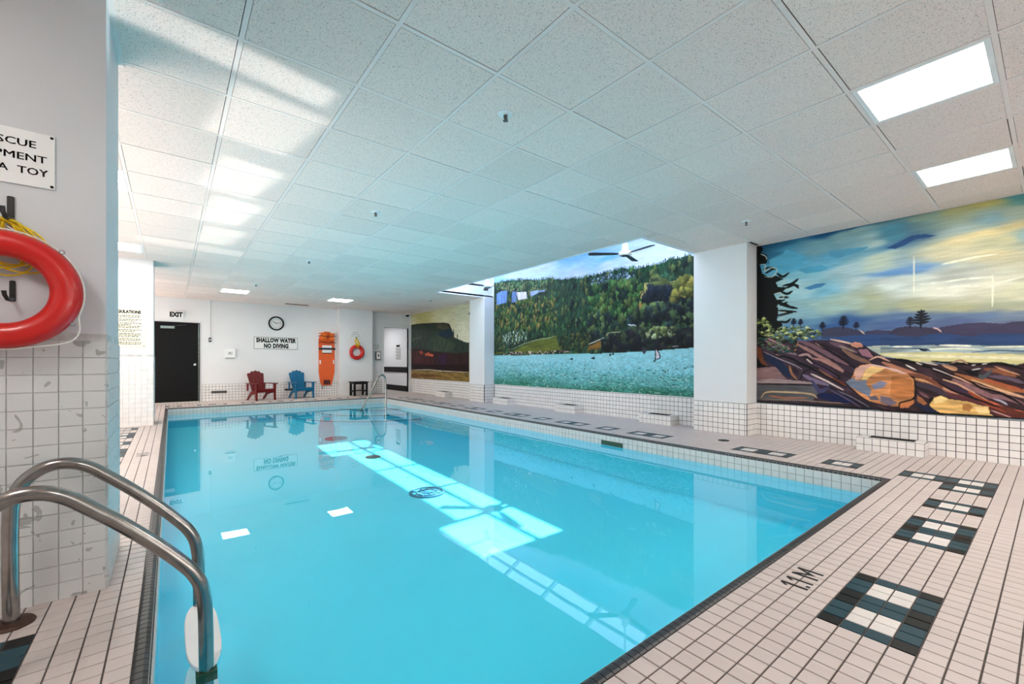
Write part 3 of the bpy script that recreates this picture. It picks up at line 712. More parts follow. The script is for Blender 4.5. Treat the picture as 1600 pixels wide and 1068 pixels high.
# ---------------------------------------------------------------- murals: flat painted panels, colour laid on as a painting
_lat = np.random.RandomState(5).rand(256, 256)
def vn(x, y):
    xi = np.floor(x).astype(int); yi = np.floor(y).astype(int); fx = x - xi; fy = y - yi
    fx = fx * fx * (3 - 2 * fx); fy = fy * fy * (3 - 2 * fy)
    a = _lat[xi & 255, yi & 255]; b_ = _lat[(xi + 1) & 255, yi & 255]; c_ = _lat[xi & 255, (yi + 1) & 255]; d_ = _lat[(xi + 1) & 255, (yi + 1) & 255]
    return (a * (1 - fx) + b_ * fx) * (1 - fy) + (c_ * (1 - fx) + d_ * fx) * fy
class Painting:
    def __init__(s, y0, y1, z0, z1, st):
        s.y0, s.y1, s.z0, s.z1, s.st = y0, y1, z0, z1, st
        s.ny = int((y1 - y0) / st) + 1; s.nz = int((z1 - z0) / st) + 1
        s.Y, s.Z = np.meshgrid(np.linspace(y0, y1, s.ny), np.linspace(z0, z1, s.nz))
        s.C = np.zeros((s.nz, s.ny, 3)); s.rs = np.random.RandomState(3)
    def win(s, a0, a1, b0, b1):
        i0 = max(0, int((a0 - s.y0) / (s.y1 - s.y0) * (s.ny - 1))); i1 = min(s.ny, int((a1 - s.y0) / (s.y1 - s.y0) * (s.ny - 1)) + 2)
        j0 = max(0, int((b0 - s.z0) / (s.z1 - s.z0) * (s.nz - 1))); j1 = min(s.nz, int((b1 - s.z0) / (s.z1 - s.z0) * (s.nz - 1)) + 2)
        return (slice(j0, j1), slice(i0, i1)) if i1 > i0 and j1 > j0 else None
    def wash(s, ctrl, hs=.7, vs=1.7):
        wy = s.Y + .16 * (vn(s.Y * 2.1, s.Z * 7) - .5) + .05 * (vn(s.Y * 7, s.Z * 26) - .5); wz = s.Z + .14 * (vn(s.Y * 1.6 + 9, s.Z * 6) - .5) + .04 * (vn(s.Y * 6, s.Z * 22 + 7) - .5)
        num = np.zeros_like(s.C); den = np.zeros(s.Y.shape)
        for y, z, *c in ctrl:
            w = 1 / (((wy - y) * hs) ** 2 + ((wz - z) * vs) ** 2 + .0015) ** 1.7
            num += w[..., None] * np.array(c, float); den += w
        s.C = num / den[..., None]
        s.C *= (1 + .10 * (vn(s.Y * 9, s.Z * 60) - .5) + .08 * (vn(s.Y * 4 + 3, s.Z * 25) - .5))[..., None]
    def inside(s, w, pts):
        y, z = s.Y[w], s.Z[w]; ins = np.zeros(y.shape, bool); n = len(pts)
        for i in range(n):
            (a, b), (c, d) = pts[i], pts[(i + 1) % n]
            if b == d: continue
            ins ^= ((b > z) != (d > z)) & (y < (c - a) * (z - b) / (d - b) + a)
        return ins
    def poly(s, c, n, ang, pts):
        a = [p[0] for p in pts]; b = [p[1] for p in pts]; w = s.win(min(a), max(a), min(b), max(b))
        if w is None: return
        m = s.inside(w, pts); y, z = s.Y[w][m], s.Z[w][m]
        # wall seen from the room: left is +y
        u = -y * math.cos(ang) + z * math.sin(ang); v = y * math.sin(ang) + z * math.cos(ang)
        k = 1 + n * 1.3 * (vn(u * 5 + 40, v * 28 + 40) - .5) + n * .9 * (vn(u * 14 + 80, v * 70 + 20) - .5)
        s.C[w][m] = np.array(c, float) * k[:, None]
    def line(s, c, wd, pts):
        wd *= .5
        # Catmull-Rom through the points
        P = [np.array(p[:2], float) for p in pts]; Q = []
        if len(P) > 2:
            E_ = [2 * P[0] - P[1]] + P + [2 * P[-1] - P[-2]]
            for i in range(1, len(E_) - 2):
                for t in (0, .25, .5, .75):
                    p0, p1, p2, p3 = E_[i - 1:i + 3]; Q.append(.5 * (2 * p1 + (p2 - p0) * t + (2 * p0 - 5 * p1 + 4 * p2 - p3) * t * t + (3 * p1 - p0 - 3 * p2 + p3) * t ** 3))
            Q.append(P[-1])
        else: Q = P
        N = len(Q) - 1; cc = np.array(c, float)
        for i in range(N):
            a, b = Q[i], Q[i + 1]; w = s.win(min(a[0], b[0]) - wd, max(a[0], b[0]) + wd, min(a[1], b[1]) - wd, max(a[1], b[1]) + wd)
            if w is None: continue
            y, z = s.Y[w], s.Z[w]; d = b - a; L2 = (d ** 2).sum() + 1e-9
            t = np.clip(((y - a[0]) * d[0] + (z - a[1]) * d[1]) / L2, 0, 1)
            dist = np.hypot(y - a[0] - t * d[0], z - a[1] - t * d[1]); g = (i + t) / N
            r = wd * (.35 + .65 * np.minimum(1, 4 * np.minimum(g, 1 - g) + .15)) * (.8 + .4 * vn(y * 20, z * 20))
            k = np.clip((r - dist) / s.st + .5, 0, 1)[..., None]
            s.C[w] = s.C[w] * (1 - k) + cc * (1 + .12 * (vn(y * 30, z * 30) - .5))[..., None] * k
    def blobs(s, n, pts, cols, size, asp, seed):
        rs = np.random.RandomState(seed); a = [p[0] for p in pts]; b = [p[1] for p in pts]; Pn = pts; k = 0; tries = 0
        while k < n and tries < n * 12:
            tries += 1; y = rs.uniform(min(a), max(a)); z = rs.uniform(min(b), max(b)); ins = False
            for i in range(len(Pn)):
                (p, q), (r, t) = Pn[i], Pn[(i + 1) % len(Pn)]
                if (q > z) != (t > z) and y < (r - p) * (z - q) / (t - q) + p: ins = not ins
            if not ins: continue
            k += 1; sz = size * rs.uniform(.35, 1.0); ry, rz = sz / asp ** .5 * .8, sz * asp ** .5 * .8; c = np.array(cols[rs.randint(len(cols))], float) * rs.uniform(.8, 1.15)
            w = s.win(y - ry * 1.3, y + ry * 1.3, z - rz * 1.3, z + rz * 1.3)
            if w is None: continue
            yy = (s.Y[w] - y) / ry; zz = (s.Z[w] - z) / rz; th = np.arctan2(zz, yy)
            rr = np.hypot(yy, zz) / (1 + .25 * np.sin(th * 3 + rs.uniform(0, 6)) + .12 * np.sin(th * 7 + rs.uniform(0, 6)))
            m = np.clip((1 - rr) * 3.0, 0, 1) * .92; sh = 1 + .38 * zz + .18 * yy + .3 * (vn(s.Y[w] * 30 + k, s.Z[w] * 14) - .5)
            col = c * np.clip(sh, .35, 1.6)[..., None]; rim = (rr > .78) & (zz < .2)
            col[rim] *= .5
            s.C[w] = s.C[w] * (1 - m[..., None]) + col * m[..., None]
    def run(s, items):
        for it in items:
            k = it[0]
            if k == 'P': s.poly(*it[1:])
            elif k == 'L': s.line(*it[1:])
            elif k == 'B': s.blobs(*it[1:])
            elif k == 'T':
                c, (y, z, h) = it[1:]
                s.line(c, h * .12, [(y, z - .02), (y - h * .03, z + h)])
                for f, l in ((.25, .34), (.42, .42), (.58, .36), (.74, .28), (.9, .18)):
                    s.line(c, h * .13, [(y - h * l, z + h * f + h * .03), (y, z + h * (f - .04)), (y + h * l * .8, z + h * f)])
            elif k == 'E':
                c, pts, h, seed = it[1:]; rs = np.random.RandomState(seed)
                for (a, b), (d, e) in zip(pts[:-1], pts[1:]):
                    n = int(abs(a - d) / .035) + 1
                    for i in range(n):
                        t = i / n; y = a + (d - a) * t; z = b + (e - b) * t; hh = h * rs.uniform(.3, 1)
                        s.poly(tuple(np.array(c) * rs.uniform(.7, 1.4)), .2, 0, [(y - .03, z - .08), (y + .03, z - .08), (y + .012, z + hh * .5), (y, z + hh), (y - .012, z + hh * .4)])
            elif k == 'W':
                pts = sorted(it[1]); ly = np.interp(s.Y, [p[0] for p in pts], [p[1] for p in pts]); m = s.Z < ly
                t = np.clip((ly - s.Z) / (ly - s.z0), 0, 1); t = np.clip(t + .25 * (vn(s.Y * 2, s.Z * 9) - .5), 0, 1)
                col = np.zeros_like(s.C)
                for q in range(3): col[..., q] = np.interp(t, [0, .12, .45, .75, 1], [(140, 150, 125, 92, 52)[q * 0 + 0:][i] if q == 0 else ((198, 205, 190, 162, 118)[i] if q == 1 else (205, 215, 200, 160, 98)[i]) for i in range(5)])
                rip = vn(s.Y * 26, s.Z * 75) - .5 + .6 * (vn(s.Y * 50 + 9, s.Z * 120) - .5)
                col *= (1 + (.1 + .65 * t) * rip * .8)[..., None]
                hi = (vn(s.Y * 22 + 50, s.Z * 80 + 3) > .86) & (t > .35); col[hi] = (175, 215, 205)
                lo = (vn(s.Y * 20 + 90, s.Z * 70 + 13) < .13) & (t > .3); col[lo] = (28, 95, 92)
                s.C[m] = col[m]
    def build(s, name, x, label, cat='mural'):
        V = np.stack([np.full(s.Y.size, x), s.Y.ravel(), s.Z.ravel()], 1)
        idx = np.arange(s.nz * s.ny).reshape(s.nz, s.ny)
        Q = np.stack([idx[:-1, :-1], idx[1:, :-1], idx[1:, 1:], idx[:-1, 1:]], -1).reshape(-1, 4)
        n0 = len(V); back = np.array([(XR - .0005, a, b) for a, b in ((s.y0, s.z0), (s.y1, s.z0), (s.y1, s.z1), (s.y0, s.z1))])
        cr = [int(idx[0, 0]), int(idx[0, -1]), int(idx[-1, -1]), int(idx[-1, 0])]
        ring = [list(idx[0, :]), list(idx[:, -1]), list(idx[-1, ::-1]), list(idx[::-1, 0])]
        Fc = [tuple(int(v) for v in q) for q in Q]
        for k in range(4): Fc.append(tuple([int(v) for v in ring[k]] + [n0 + (k + 1) % 4, n0 + k]))
        me = bpy.data.meshes.new(name); me.from_pydata(V.tolist() + back.tolist(), [], Fc)
        col = np.clip(s.C.reshape(-1, 3), 3, 245) / 255; lin = np.where(col <= .04045, col / 12.92, ((col + .055) / 1.055) ** 2.4)
        rgba = np.ones((len(me.vertices), 4), np.float32); rgba[:n0, :3] = lin; rgba[n0:, :3] = .8
        at = me.color_attributes.new('paint', 'FLOAT_COLOR', 'POINT'); at.data.foreach_set('color', rgba.ravel())
        m = bpy.data.materials.new(name + '_print'); m.use_nodes = True; k = NT(m); b = k.n['Principled BSDF']; b.inputs['Roughness'].default_value = .55; b.inputs['Specular IOR Level'].default_value = .18
        a = k.new('ShaderNodeAttribute', attribute_name='paint'); geo = k.new('ShaderNodeNewGeometry')
        no = k.new('ShaderNodeTexNoise'); no.inputs['Scale'].default_value = 60; k.link(geo.outputs['Position'], no.inputs['Vector'])
        mr = k.new('ShaderNodeMapRange'); mr.inputs['To Min'].default_value = .92; mr.inputs['To Max'].default_value = 1.08; k.link(no.outputs['Fac'], mr.inputs['Value'])
        vs = k.new('ShaderNodeVectorMath', operation='SCALE'); k.link(a.outputs['Color'], vs.inputs[0]); k.link(mr.outputs[0], vs.inputs['Scale']); k.link(vs.outputs[0], b.inputs['Base Color'])
        me.materials.append(m); o = link(name, me); tag(o, label, cat); return o
